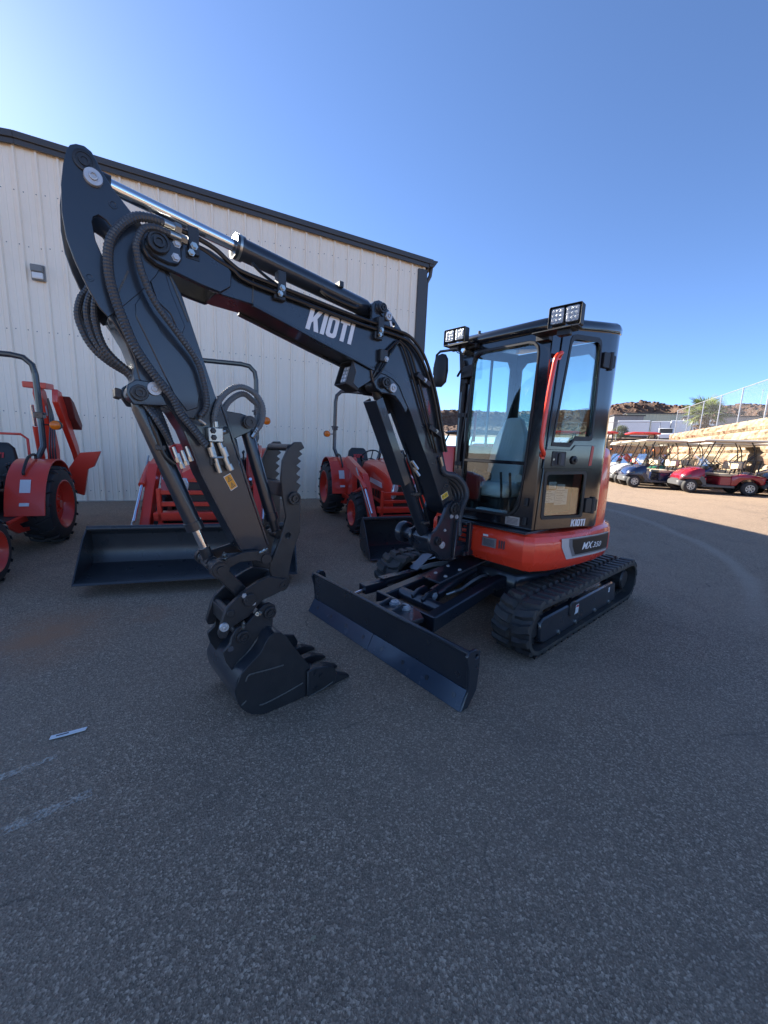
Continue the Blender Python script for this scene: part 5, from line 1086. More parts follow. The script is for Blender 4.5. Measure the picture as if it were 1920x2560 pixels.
        bm = bmesh.new(); add_lathe(bm, (-.29, sg*.655, 1.50), (1, 0, 0), [(0, .060), (.015, .058), (.028, .04), (.032, 0)], 18); add_lathe(bm, (-.362, sg*.655, 1.50), (-1, 0, 0), [(0, .060), (.015, .058), (.028, .04), (.032, 0)], 18); finish('indicator_lens', bm, M_amber, rops)
    if canopy:
        bm = bmesh.new(); rr = []
        for z, k in ((2.36, 1.0), (2.40, 1.02), (2.45, .97), (2.48, .80), (2.49, .4)): rr.append([bm.verts.new((.15+a*.75*k, b*.62*k, z)) for a, b in rrect(-1, 1, -1, 1, .3, 3)])
        for q, s_ in zip(rr, rr[1:]):
            for k in range(len(q)): bm.faces.new((q[k], q[(k+1) % len(q)], s_[(k+1) % len(q)], s_[k]))
        bm.faces.new(rr[0]); bm.faces.new(rr[-1]); finish('canopy', bm, M_red, t, sharp=50)
    if loader:
        AX = [(.70, 1.12), (.82, 1.18), (1.70, 1.00), (1.80, .90), (2.30, .30), (2.38, .24), (2.30, .16), (2.20, .22), (1.68, .80), (1.60, .86), (.72, 1.02)]
        for sg in (-1, 1):
            y0, y1 = sorted((sg*.40, sg*.48))
            prism('loader_mast', [(.62, .40), (.98, .40), (.92, .75), (.86, 1.12), (.80, 1.16), (.70, 1.12), (.74, .75)], y0-.005*1, y1+.005, M_red, t, bevel=.006)
            y0, y1 = sorted((sg*.455, sg*.545))
            la = prism('loader_arm', AX, y0+.035*sg*1, y1+.035*sg*1, M_red, t, bevel=.006)
            ym = sg*.455
            bm = bmesh.new(); add_cyl(bm, (.88, ym, .52), (1.38, ym, .72), .032, 14); finish('lift_cylinder', bm, M_red, la)
            cyl('piston_rod', (1.36, ym, .71), (1.66, ym, .84), .018, M_chrome, la, n=12)
            ym = sg*.60
            cyl('tilt_cylinder', (1.55, ym, .98), (1.92, ym, .80), .032, M_red, la, n=14); cyl('piston_rod', (1.90, ym, .81), (2.26, ym, .50), .016, M_chrome, la, n=12)
            tube('level_rod', [(1.50, sg*.62, 1.06), (2.05, sg*.62, .62), (2.34, sg*.62, .40)], .010, M_zinc, la, n=8)
            for k in range(3): tube('loader_hose', [(.90+.03*k, sg*.36, 1.00), (.86+.03*k, sg*.34, .78), (.90+.03*k, sg*.33, .55)], .011, M_hose, la, n=6, smooth=3)
            cyl('pivot_pin', (.78, sg*.38, 1.10), (.78, sg*.57, 1.10), .03, M_zinc, la, n=12); cyl('pivot_pin', (2.30, sg*.44, .24), (2.30, sg*.62, .24), .028, M_zinc, la, n=12)
        bm = bmesh.new(); add_box(bm, 2.05, 2.15, -.46, .46, .47, .56); cb = finish('cross_beam', bm, M_red, t, bevel=.01)
        bg_ = prism('name_plate', [(-.45, .33), (.45, .33), (.42, .45), (-.42, .45)], 2.16, 2.18, M_red, t, fr=FU, bevel=.004)
        word_mesh('maker_lettering', 'KIOTI', lambda x, y, c_: Vector((2.181+c_, -.16+.36*x+.03*y, .355+.065*y)), M_white, bg_)
        for z in (.62, .74): box('guard_bar', 2.10, 2.14, -.40, .40, z, z+.045, M_red, t, bevel=.006)
        for sg in (-1, 1): box('guard_post', 2.09, 2.15, sg*.40-.02, sg*.40+.02, .40, .80, M_red, t, bevel=.006)
        # bucket
        pr_ = [(a, b*bh_) for a, b in [(2.50, .555), (2.465, .55), (2.42, .46), (2.41, .30), (2.425, .15), (2.46, .07), (2.54, .03), (2.86, .012)]]
        bm = bmesh.new(); pr2 = pr_; th = .012; oi = []
        P = [Vector((a, b)) for a, b in pr2]
        for i, p in enumerate(P): d_ = (P[min(i+1, len(P)-1)]-P[max(i-1, 0)]).normalized(); oi.append(p+Vector((-d_.y, d_.x))*th)
        add_prism(bm, [(p.x, p.y+lift) for p in P]+[(p.x, p.y+lift) for p in oi[::-1]], -bw/2+.004, bw/2-.004, FV)
        bk = finish('loader_bucket', bm, M_bucket, t, sharp=28)
        cyl('top_rail', (2.485, -bw/2, .555*bh_+lift), (2.485, bw/2, .555*bh_+lift), .026, M_bucket, bk, n=14)
        prism('cutting_edge', [(2.72, .000+lift), (2.88, .004+lift), (2.87, .020+lift), (2.72, .030+lift)], -bw/2, bw/2, M_bucket, bk, bevel=.003)
        for sg in (-1, 1): prism('bucket_side', [(a, b*bh_+lift) for a, b in [(2.50, .56), (2.465, .553), (2.418, .46), (2.408, .30), (2.423, .15), (2.458, .068), (2.54, .027), (2.88, .008), (2.80, .14), (2.60, .46)]], sg*bw/2-.006, sg*bw/2+.006, M_bucket, bk, bevel=.002)
    if backhoe:
        BY = .34
        bh = prism('backhoe_frame', [(-.55, .35), (-.95, .35), (-1.0, .80), (-.85, .95), (-.55, .80)], -.30, .30, M_red, t, bevel=.01)
        prism('backhoe_boom', [(-.95, .55), (-1.10, .60), (-1.18, 1.10), (-1.05, 1.60), (-.92, 1.95), (-.80, 2.0), (-.76, 1.90), (-.90, 1.50), (-1.0, 1.05), (-.90, .62)], BY-.05, BY+.05, M_red, bh, bevel=.008)
        prism('backhoe_dipper', [(-.82, 1.98), (-.78, 1.80), (-1.30, 1.05), (-1.42, .80), (-1.52, .84), (-1.42, 1.15), (-.95, 1.95)], BY+.15, BY+.22, M_red, bh, bevel=.008)
        prism('backhoe_bucket', [(-1.0, 1.90), (-1.15, 1.82), (-1.42, 1.48), (-1.36, 1.40), (-1.12, 1.58)], BY+.14, BY+.30, pbr('dark_red_paint', (.16, .03, .025), .5), bh, bevel=.01)
        cyl('backhoe_ram', (-.98, BY-.1, .75), (-.88, BY-.1, 1.45), .04, M_red, bh, n=14); cyl('piston_rod', (-.88, BY-.1, 1.45), (-.84, BY-.1, 1.75), .02, M_chrome, bh, n=12)
        for k in range(3): tube('backhoe_hose', [(-.85, BY+.04+.03*k, .8), (-.75, BY+.07+.03*k, 1.15), (-.86, BY+.08+.02*k, 1.55), (-.86, BY+.08, 1.85)], .011, M_hose, bh, n=6, smooth=4)
        prism('boom_label', [(-.90, 1.62), (-.86, 1.75), (-.82, 1.73), (-.86, 1.60)], BY+.0505, BY+.053, M_sticker, bh)
        box('boom_head', -.98, -.70, BY-.13, BY+.13, 1.97, 2.05, M_red, bh, bevel=.01)
        for sg in (-1, 1):
            prism('stabiliser', [(sg*y_, z_) for y_, z_ in ((.36, .62), (.50, .74), (.74, 1.10), (1.0, 1.13), (.90, .90), (.82, .86), (.74, .46), (.64, .50), (.62, .70), (.44, .50), (.34, .46))], -.86, -.80, M_red, bh, fr=FU, bevel=.006)
        tube('hand_rail', [(-.40, -.30, .70), (-.42, -.30, 1.30), (-.40, -.24, 1.36), (-.40, .24, 1.36), (-.42, .30, 1.30), (-.40, .30, .70)], .016, M_red, bh, n=8)
    return t
tractor('compact_tractor', 'orange-red compact tractor with backhoe and black roll bar, cut by the left edge', (-4.92, 4.73), Vector((.38, -.925)).normalized(), 1.0, loader=False, backhoe=True)
tractor('compact_tractor', 'orange-red loader tractor behind the excavator arm with wide black bucket in front', (-2.86, 6.78), Vector((.30, -.954)).normalized(), 1.13, bw=1.80, lift=.11, bh_=.70)
tractor('compact_tractor', 'orange-red loader tractor parked behind the boom, black bucket beside the right track', (-.50, 7.77), Vector((.386, -.922)).normalized(), 1.0, bw=1.64, lift=.02, bh_=.84)

# ================================================================ RED UTILITY VEHICLE (between boom and cab)
uv = empty('utility_vehicle', (2.5, 11.6, gz(2.5, 11.6)), R(200)); tag(uv, 'red utility vehicle with black roof, glimpsed between boom and cab', 'utility vehicle')
prism('body', [(-1.35, .55), (-1.35, 1.42), (-.35, 1.42), (-.30, .75), (.45, .75), (.55, 1.30), (1.15, 1.12), (1.40, .95), (1.42, .50), (.6, .42), (-.5, .42)], -.72, .72, M_red, uv, bevel=.04, segs=2)
prism('roof', [(-.55, 1.72), (.45, 1.72), (.55, 1.76), (.40, 1.82), (-.50, 1.82), (-.60, 1.77)], -.70, .70, M_plastic, uv, bevel=.02)
for sg in (-1, 1):
    tube('roll_bar', [(-.40, sg*.66, 1.35), (-.45, sg*.64, 1.72), (.40, sg*.64, 1.74), (.62, sg*.66, 1.25)], .03, M_plastic, uv, n=8)
box('seat', -.35, .1, -.6, .6, .78, .95, M_plastic, uv, bevel=.03)
for x in (-.95, .98):
    for y in (-.62, .62): wheel(uv, x, y, .335, TYF, RMF)

# ================================================================ GOLF CARTS (local x = forward, y = left, origin between the axles)
M_ctyre = pbr('cart_tyre', (.035, .034, .033), .75, var=.2, vscale=15)
M_crim = pbr('cart_rim', (.62, .61, .57), .35, .5)
M_strut = pbr('cart_strut', (.014, .014, .015), .4)
M_cream = pbr('cream_vinyl', (.62, .52, .37), .5, var=.06, vscale=10)
M_tan = pbr('grey_vinyl', (.20, .19, .185), .5)
M_croof = pbr('cart_roof', (.72, .67, .57), .45, var=.05, vscale=3)
M_bumper = pbr('cart_bumper', (.09, .092, .095), .5)
M_shield = glass_mat('cart_windscreen', (.90, .93, .94), .8, 1.45)
def cart_wheel_meshes():
    bm = bmesh.new(); add_lathe(bm, (0, -.085, 0), (0, 1, 0), [(0, .13), (0, .19), (.02, .222), (.05, .232), (.12, .232), (.15, .222), (.17, .19), (.17, .13)], 28, False)
    add_lathe(bm, (0, .02, 0), (0, 1, 0), [(0, .14), (.015, .14), (.015, 0)], 24)
    bmesh.ops.recalc_face_normals(bm, faces=bm.faces); t = bpy.data.meshes.new('tyre'); bm.to_mesh(t); bm.free(); t.materials.append(M_ctyre); t.polygons.foreach_set('use_smooth', [True]*len(t.polygons)); t.set_sharp_from_angle(angle=R(40))
    bm = bmesh.new(); add_lathe(bm, (0, .05, 0), (0, 1, 0), [(0, .112), (0, .136), (.034, .140), (.036, .120), (.02, .112)], 24, False); add_lathe(bm, (0, .04, 0), (0, 1, 0), [(0, .034), (.03, .034), (.034, .02), (.034, 0)], 14)
    for k in range(7):
        for o_ in (-.10, .10):
            q = 2*math.pi*k/7+o_; fr = frame((0, .050, 0), (math.cos(q), 0, math.sin(q)), (-math.sin(q), 0, math.cos(q)), (0, 1, 0)); add_box(bm, .026, .118, -.009, .009, 0, .018, fr)
    bmesh.ops.recalc_face_normals(bm, faces=bm.faces); r = bpy.data.meshes.new('rim'); bm.to_mesh(r); bm.free(); r.materials.append(M_crim)
    return t, r
CT, CR_ = cart_wheel_meshes()
def loft(name, secs, mat, parent, sharp=35, bevel=0.0):
    bm = bmesh.new(); rr = [[bm.verts.new(p) for p in s_] for s_ in secs]; n = len(rr[0])
    for q, s_ in zip(rr, rr[1:]):
        for k in range(n): bm.faces.new((q[k], q[(k+1) % n], s_[(k+1) % n], s_[k]))
    bm.faces.new(rr[0]); bm.faces.new(rr[-1]); return finish(name, bm, mat, parent, bevel, sharp=sharp)
def cart(label, fl, f, col, sc=1.06, roof=None, seatm=None, bag=False, name='golf_cart', group='golf carts parked along the wall'):
    """fl: ground point under the front-left wheel"""
    f = Vector(f).normalized(); l = Vector((-f.y, f.x)); c = Vector(fl)-f*.83*sc-l*.50*sc
    t = empty(name, (c.x, c.y, gz(c.x, c.y)), math.atan2(f.y, f.x)); t.scale = (sc,)*3; tag(t, label, 'golf cart', group)
    mb = pbr('cart_paint_%s' % ''.join('%02x' % int(min(.999, k)*255) for k in col), col, .22, coat=.6, rvar=.05, vscale=3)
    for x in (.83, -.83):
        for y in (-.50, .50):
            o = bpy.data.objects.new('tyre', CT); COL.objects.link(o); o.parent = t; o.location = (x, y, .232); o.rotation_euler = (0, x+y, math.pi if y < 0 else (.18 if x > 0 else 0))
            q = bpy.data.objects.new('rim', CR_); COL.objects.link(q); q.parent = o
    # front cowl
    def sec(x, hw, z0, z1): return [(x, y, z) for y, z in ((-hw, z0), (-hw*1.02, (z0+z1)/2), (-hw*.9, z1-.05), (-hw*.5, z1), (hw*.5, z1), (hw*.9, z1-.05), (hw*1.02, (z0+z1)/2), (hw, z0))]
    cw = loft('front_cowl', [sec(.46, .54, .48, .86), sec(.60, .56, .46, .88), sec(.80, .56, .47, .80), sec(.96, .53, .46, .74), sec(1.05, .48, .43, .65), sec(1.11, .40, .42, .56)], mb, t, 40)
    for sg in (-1, 1): prism('headlight', [(.96, .62), (1.05, .56), (1.07, .52), (.98, .55)], sg*.485-.02, sg*.495+.02, M_headlamp, cw, bevel=.004)
    loft('front_bumper', [sec(.98, .50, .22, .47), sec(1.11, .45, .22, .46), sec(1.17, .38, .25, .44)], M_bumper, t, 40)
    prism('wheel_arch', [(1.12, .46), (1.0, .53), (.80, .55), (.62, .50), (.50, .36), (.44, .22), (.36, .22), (.42, .50), (.60, .62), (.85, .62)], -.56, .56, M_bumper, t, bevel=.006)
    box('floor', -.42, .50, -.56, .56, .22, .30, M_bumper, t, bevel=.015)
    box('dash', .36, .52, -.50, .50, .80, .92, M_plastic, t, bevel=.03)
    # seat pod and rear body
    box('seat_pod', -.46, .02, -.52, .52, .29, .60, mb, t, bevel=.03)
    prism('rear_body', [(-.30, .30), (-.46, .30), (-.52, .42), (-.66, .52), (-.86, .54), (-1.05, .46), (-1.12, .36), (-1.22, .38), (-1.24, .62), (-.75, .70), (-.30, .64)], -.555, .555, mb, t, bevel=.03, segs=2)
    cu = box('seat_cushion', -.48, .04, -.50, .50, .60, .70, seatm or M_cream, t, bevel=.035, segs=2)
    for sg in (-1, 1):
        y0, y1 = sorted((sg*.03, sg*.48))
        sb_ = box('seat_back', -.56, -.44, y0, y1, .84, 1.10, seatm or M_cream, t, bevel=.04, segs=2)
        box('seat_back_shell', -.585, -.555, y0+.01, y1-.01, .85, 1.09, M_tan, sb_, bevel=.012)
        tube('arm_rest', [(-.50, sg*.50, .86), (-.36, sg*.54, .86), (-.24, sg*.54, .80), (-.22, sg*.53, .68)], .016, M_strut, t, n=6, smooth=3)
        tube('seat_strut', [(-.52, sg*.40, .60), (-.55, sg*.40, .90)], .016, M_strut, t, n=6)
        tube('roof_strut', [(.62, sg*.50, .86), (.44, sg*.50, 1.30), (.30, sg*.50, 1.74)], .017, M_strut, t, n=6)
        tube('roof_strut', [(-.80, sg*.46, .66), (-.86, sg*.47, 1.1), (-.80, sg*.47, 1.55), (-.70, sg*.47, 1.74)], .017, M_strut, t, n=6)
        tube('roof_strut', [(-.58, sg*.46, 1.05), (-.78, sg*.47, 1.30), (-.86, sg*.47, 1.35)], .014, M_strut, t, n=6)
    bm = bmesh.new(); c0 = Vector((.22, .22, .98)); ax = Vector((-.6, 0, .8)).normalized(); a1, b1, _ = basis(ax)
    add_tube(bm, [c0+(a1*math.cos(2*math.pi*k/18)+b1*math.sin(2*math.pi*k/18))*.17 for k in range(19)], .014, 6, cap=False); add_tube(bm, [c0-a1*.17, c0, c0+a1*.17], .011, 5); add_tube(bm, [c0, (.48, .22, .62)], .02, 6); finish('steering_wheel', bm, M_strut, t)
    bm = bmesh.new(); sfr = frame((.64, 0, .86), (0, 1, 0), Vector((-.34, 0, .90)).normalized(), (1, 0, .3)); add_prism(bm, rrect(-.46, .46, 0, .44, .05), 0, .006, sfr); finish('windscreen', bm, M_shield, t)
    secs = []
    for z, k in ((1.735, .97), (1.745, 1.0), (1.785, 1.0), (1.805, .96), (1.812, .7)): secs.append([(-.28+a*.96*k, b*.60*k, z) for a, b in rrect(-1, 1, -1, 1, .16, 3)])
    loft('roof', secs, roof or M_croof, t, 50)
    bm = bmesh.new(); add_box(bm, -1.26, -1.0, -.48, .48, .62, .66); add_tube(bm, [(-1.0, -.45, .66), (-1.05, -.45, 1.15), (-1.05, .45, 1.15), (-1.0, .45, .66)], .014, 6); finish('bag_rack', bm, M_strut, t)
    if bag:
        for y in (-.22, .2): bm = bmesh.new(); add_lathe(bm, (-1.16, y, .66), (-.12, 0, 1), [(0, .10), (.1, .13), (.7, .13), (.78, .11), (.78, 0)], 14); finish('golf_bag', bm, M_tan, t)
    return t
CF = (-.96, .28)
NAVY, MAROON, CWHITE, CBLACK, CGREEN, CBLUE, CSILV = (.012, .022, .07), (.28, .010, .025), (.72, .72, .70), (.012, .012, .014), (.02, .12, .07), (.015, .04, .14), (.30, .31, .33)
cart('maroon golf cart with cream seats, whole in view beside the dark blue one', (10.98, 13.92), CF, MAROON)
cart('dark navy golf cart with cream seats, just left of the maroon one', (10.0, 15.55), CF, NAVY)
cart('white golf cart next behind the navy one', (10.45, 17.2), CF, CWHITE)
cart('white golf cart farthest left, half behind the other white one', (10.95, 18.9), CF, CWHITE)
cart('black golf cart cut by the right edge, behind the maroon one', (13.55, 13.35), CF, CBLACK)
cart('silver grey golf cart at the very right edge of the photo', (13.75, 12.0), CF, CSILV)
cart('blue golf cart behind the maroon one, in the second row', (13.2, 16.2), CF, CBLUE)
cart('blue golf cart behind the black one, in the second row', (15.7, 15.6), CF, CBLUE, bag=True)
cart('green golf cart behind the navy one, in the second row', (12.5, 18.0), CF, CGREEN)
cart('green golf cart behind the white ones, nearest the excavator', (12.2, 21.2), CF, CGREEN)
cart('dark golf cart in the back row by the stone wall', (15.2, 18.4), CF, CBLACK, bag=True)
cart('white golf cart in the back row behind the navy one', (14.0, 20.0), CF, CWHITE)
cart('maroon golf cart in the back row, nearest the red canopies', (13.4, 22.4), CF, MAROON)
cart('navy golf cart in the back row behind the black one', (17.6, 17.8), CF, NAVY)
for lb, p in (('tractor with red canopy rising behind the leftmost white golf cart', (13.6, 24.6)), ('tractor with red canopy rising behind the navy golf cart', (15.9, 24.2)), ('tractor with red canopy half hidden by the excavator cab', (11.8, 25.6))):
    tractor('canopy_tractor', lb, p, Vector((-.96, .28)), 1.1, loader=False, canopy=True, cat='tractor', group='tractors with red canopies')

# ================================================================ RETAINING WALL, FENCE, FAR YARD
def stone_mat(nm, col): return pbr(nm, col, .85, var=.22, vscale=5, bump=.9, bscale=22, dirt=(col[0]*.55, col[1]*.5, col[2]*.45), dscale=7, damt=.6)
STONES = [stone_mat('block_stone_a', (.37, .285, .185)), stone_mat('block_stone_b', (.40, .31, .20)), stone_mat('block_stone_c', (.35, .255, .16)), stone_mat('block_stone_d', (.36, .225, .145))]
BW, BH = .92, .53
def block_mesh(seed, mat):
    rnd = random.Random(seed); bm = bmesh.new(); nx, nz = 6, 4; g = []
    for i in range(nx+1):
        row = []
        for j in range(nz+1):
            e = (i in (0, nx)) or (j in (0, nz)); y = -.01 if e else -.06-.10*rnd.random()
            row.append(bm.verts.new(((i/nx)*(BW-.05)+.025+(0 if e else .03*(rnd.random()-.5)), y, (j/nz)*(BH-.045)+.022)))
        g.append(row)
    for i in range(nx):
        for j in range(nz): bm.faces.new((g[i][j], g[i+1][j], g[i+1][j+1], g[i][j+1]))
    per = [g[i][0] for i in range(nx+1)]+[g[nx][j] for j in range(1, nz+1)]+[g[i][nz] for i in range(nx-1, -1, -1)]+[g[0][j] for j in range(nz-1, 0, -1)]
    back = [bm.verts.new((v.co.x, .45, v.co.z)) for v in per]; n = len(per)
    for k in range(n): bm.faces.new((per[k], per[(k+1) % n], back[(k+1) % n], back[k]))
    bm.faces.new(back[::-1]); bmesh.ops.recalc_face_normals(bm, faces=bm.faces)
    me = bpy.data.meshes.new('block'); bm.to_mesh(me); bm.free(); me.materials.append(mat); return me
BLK = [block_mesh(s_*5+q, STONES[q]) for q in range(4) for s_ in range(3)]
rwall = empty('retaining_wall', (16.7, 17.0, 0)); tag(rwall, 'tan split-face stone block retaining wall behind the golf carts', 'retaining wall')
TOPZ = 3.62
def wall_run(p, q, courses, topz, seed):
    rnd = random.Random(seed); p, q = Vector(p), Vector(q); d = (q-p); L = d.length; d.normalize(); ang = math.atan2(d.y, d.x)
    nb = int(L/BW)+1
    for c in range(courses):
        z = topz-(c+1)*BH; off = (BW/2 if c % 2 else 0)
        for k in range(-1, nb):
            s_ = k*BW+off
            if s_ < -.2 or s_ > L-.3: continue
            o = bpy.data.objects.new('block', rnd.choice(BLK)); COL.objects.link(o); o.parent = rwall
            w = p+d*s_; o.location = Vector((w.x, w.y, z))-rwall.location; o.rotation_euler = (0, 0, ang)
    return ang
nrm = None
# listed from far to near so that the face looks back at the camera
PA = (22.6, 31.4); PB = (14.4, 11.4); PC = (12.0, 38.5)
wall_run(PC, PA, 6, TOPZ-BH, 3)
wall_run(PA, PB, 7, TOPZ, 5)
# backing so no gaps show through the joints
for (p, q, tz) in ((PC, PA, TOPZ-BH), (PA, PB, TOPZ)):
    p2, q2 = Vector(p), Vector(q); d = (q2-p2).normalized(); n = Vector((-d.y, d.x)); bm = bmesh.new()
    add_prism(bm, [tuple(p2+n*.02), tuple(q2+n*.02), tuple(q2+n*.5), tuple(p2+n*.5)], -.2, tz-.03, FZ); o = finish('wall_core', bm, STONES[2], None); o.parent = rwall; o.location = -rwall.location
# upper terrace
def terr_mat():
    m = pbr('dry_earth', (.27, .19, .13), .95, var=.35, vscale=.5, bump=.6, bscale=3, dirt=(.13, .12, .07), dscale=.25, damt=.7); return m
bm = bmesh.new(); A_ = [(-60, 39.2), (12.3, 38.9), (22.75, 31.7), (14.9, 11.4), (14.6, -30)]; B_ = [(-90, 330), (60, 330), (190, 270), (300, 130), (330, 60)]; K = 18; rows = []
def tz(x, y): return 3.0+max(0, math.hypot(x, y)-38)*.05
for i, (a, b) in enumerate(zip(A_, B_)):
    row = []
    for k in range(K+1):
        x, y = a[0]+(b[0]-a[0])*(k/K)**1.6, a[1]+(b[1]-a[1])*(k/K)**1.6; row.append(bm.verts.new((x, y, (3.05 if i < 2 else 3.3) if k == 0 else max(3.0, tz(x, y)))))
    rows.append(row)
for r0, r1 in zip(rows, rows[1:]):
    for k in range(K): bm.faces.new((r0[k], r0[k+1], r1[k+1], r1[k]))
o = finish('upper_terrace', bm, terr_mat(), sharp=60); tag(o, 'dry brown upper terrace above the stone wall', 'terrain', kind='structure')
# chain-link fence
M_galv = pbr('galvanised', (.36, .37, .39), .45, .5)
def chain_mat():
    m = bpy.data.materials.new('chain_link'); m.use_nodes = True; nt = m.node_tree; N = nt.nodes; L = nt.links; b = N['Principled BSDF']
    b.inputs['Base Color'].default_value = (.50, .51, .53, 1); b.inputs['Metallic'].default_value = .5; b.inputs['Roughness'].default_value = .45
    tc = N.new('ShaderNodeTexCoord'); sp_ = N.new('ShaderNodeSeparateXYZ'); L.new(tc.outputs['UV'], sp_.inputs[0])
    outs = []
    for op in ('ADD', 'SUBTRACT'):
        a = N.new('ShaderNodeMath'); a.operation = op; L.new(sp_.outputs[0], a.inputs[0]); L.new(sp_.outputs[1], a.inputs[1])
        f = N.new('ShaderNodeMath'); f.operation = 'PINGPONG'; f.inputs[1].default_value = .036; L.new(a.outputs[0], f.inputs[0])
        c = N.new('ShaderNodeMath'); c.operation = 'LESS_THAN'; c.inputs[1].default_value = .0014; L.new(f.outputs[0], c.inputs[0]); outs.append(c)
    mx = N.new('ShaderNodeMath'); mx.operation = 'MAXIMUM'; L.new(outs[0].outputs[0], mx.inputs[0]); L.new(outs[1].outputs[0], mx.inputs[1]); L.new(mx.outputs[0], b.inputs['Alpha']); return m
M_chain = chain_mat()
def fence(name, label, p, q, z, h, step, mid=False):
    p, q = Vector(p), Vector(q); d = (q-p); L = d.length; d.normalize(); t = empty(name, (p.x, p.y, z)); tag(t, label, 'fence')
    n = int(L/step)
    for k in range(n+1):
        w = d*(k*step); cyl('post', (w.x, w.y, -.5), (w.x, w.y, h), .031, M_galv, t, n=10)
    e = d*(n*step); cyl('top_rail', (0, 0, h-.02), (e.x, e.y, h-.02), .021, M_galv, t, n=8)
    me = bpy.data.meshes.new('chain_link_mesh'); off = Vector((d.y, -d.x))*.045
    me.from_pydata([(off.x, off.y, .03), (e.x+off.x, e.y+off.y, .03), (e.x+off.x, e.y+off.y, h), (off.x, off.y, h)], [], [(0, 1, 2, 3)])
    uvl = me.uv_layers.new(name='UVMap'); ln = e.length
    for i, c in enumerate(((0, 0), (ln, 0), (ln, h), (0, h))): uvl.data[i].uv = c
    obj_of('chain_link_mesh', me, M_chain, t)
    return t
d_ = (Vector(PB)-Vector(PA)).normalized(); nn_ = Vector((-d_.y, d_.x))
fence('chain_link_fence', 'tall galvanised chain-link fence on top of the stone wall', Vector(PA)+nn_*.25, Vector(PB)+nn_*.25, TOPZ, 1.85, 2.75)
d2 = (Vector(PA)-Vector(PC)).normalized(); n2 = Vector((-d2.y, d2.x))
fence('chain_link_fence', 'lower chain-link fence running left behind the canopies', Vector(PC)+n2*.3, Vector(PA)+n2*.3, TOPZ-BH, 1.5, 3.0)

# ---------------------------------------------------------------- palm
M_frond = pbr('palm_frond', (.12, .15, .055), .5, var=.35, vscale=4, dirt=(.20, .17, .07), dscale=3, damt=.5)
def leafy(m, col):
    nt = m.node_tree; N = nt.nodes; L = nt.links; b = N['Principled BSDF']; tr_ = N.new('ShaderNodeBsdfTranslucent'); tr_.inputs['Color'].default_value = (*col, 1)
    mx = N.new('ShaderNodeMixShader'); mx.inputs[0].default_value = .45; L.new(b.outputs[0], mx.inputs[1]); L.new(tr_.outputs[0], mx.inputs[2]); L.new(mx.outputs[0], N['Material Output'].inputs['Surface'])
leafy(M_frond, (.26, .32, .08))
M_dead = pbr('dead_frond', (.38, .20, .07), .8, var=.3, vscale=6)
M_trunk = pbr('palm_trunk', (.22, .14, .085), .9, var=.4, vscale=14, bump=.8, bscale=20)
def frond_mesh(seed, mat, droop):
    rnd = random.Random(seed); bm = bmesh.new(); Lp = .75; path = [Vector((Lp*k/5, 0, .10*(k/5)-droop*.25*(k/5)**2)) for k in range(6)]; add_tube(bm, path, .014, 4)
    base = path[-1]; nb = 20
    for k in range(nb):
        a = R(-115+230*k/(nb-1)); ln = (.78-.18*abs(a)/2)*(.9+.2*rnd.random()); dr = droop*(.3+.35*rnd.random())
        dx, dy = math.cos(a), math.sin(a); side = Vector((-dy, dx, 0)); prev = None
        for i in range(5):
            t = i/4; p = base+Vector((dx, dy, 0))*ln*t+Vector((0, 0, .05*t-dr*ln*t*t)); w = .042*(1-t)**.6+.001
            cur = (bm.verts.new(p+side*w+Vector((0, 0, .008))), bm.verts.new(p-side*w-Vector((0, 0, .008))))
            if prev: bm.faces.new((prev[0], prev[1], cur[1], cur[0]))
            prev = cur
    me = bpy.data.meshes.new('frond'); bm.to_mesh(me); bm.free(); me.materials.append(mat); return me
palm = empty('palm_tree', (24.3, 30.4, TOPZ-.4)); tag(palm, 'fan palm with dead skirt standing behind the chain-link fence', 'palm tree')
bm = bmesh.new(); add_lathe(bm, (0, 0, 0), (0, 0, 1), [(0, .42), (.3, .36), (.9, .34), (1.5, .30), (1.9, .2)], 16)
rnd = random.Random(2)
for k in range(90): a = rnd.random()*6.28; z = .2+rnd.random()*1.4; add_box(bm, .30, .40, -.04, .04, z, z+.12, frame((0, 0, 0), (math.cos(a), math.sin(a), 0), (-math.sin(a), math.cos(a), 0), (.25*math.cos(a), .25*math.sin(a), 1)))
finish('trunk', bm, M_trunk, palm)
FM = [frond_mesh(s_, M_frond, .5+.25*s_) for s_ in range(3)]; FMd = frond_mesh(9, M_dead, 1.0)
for k in range(40):
    el = R(80-100*(k/40)); az = k*2.39996; o = bpy.data.objects.new('frond', FM[k % 3]); COL.objects.link(o); o.parent = palm
    o.location = (0, 0, 1.85); o.rotation_euler = (rnd.uniform(-.4, .4), -el, az); s_ = .9+.25*rnd.random(); o.scale = (s_,)*3
for k in range(16):
    o = bpy.data.objects.new('frond', FMd); COL.objects.link(o); o.parent = palm; o.location = (0, 0, 1.55); o.rotation_euler = (rnd.uniform(-.3, .3), R(62+14*rnd.random()), k*.9+rnd.random()*.4); o.scale = (.75,)*3
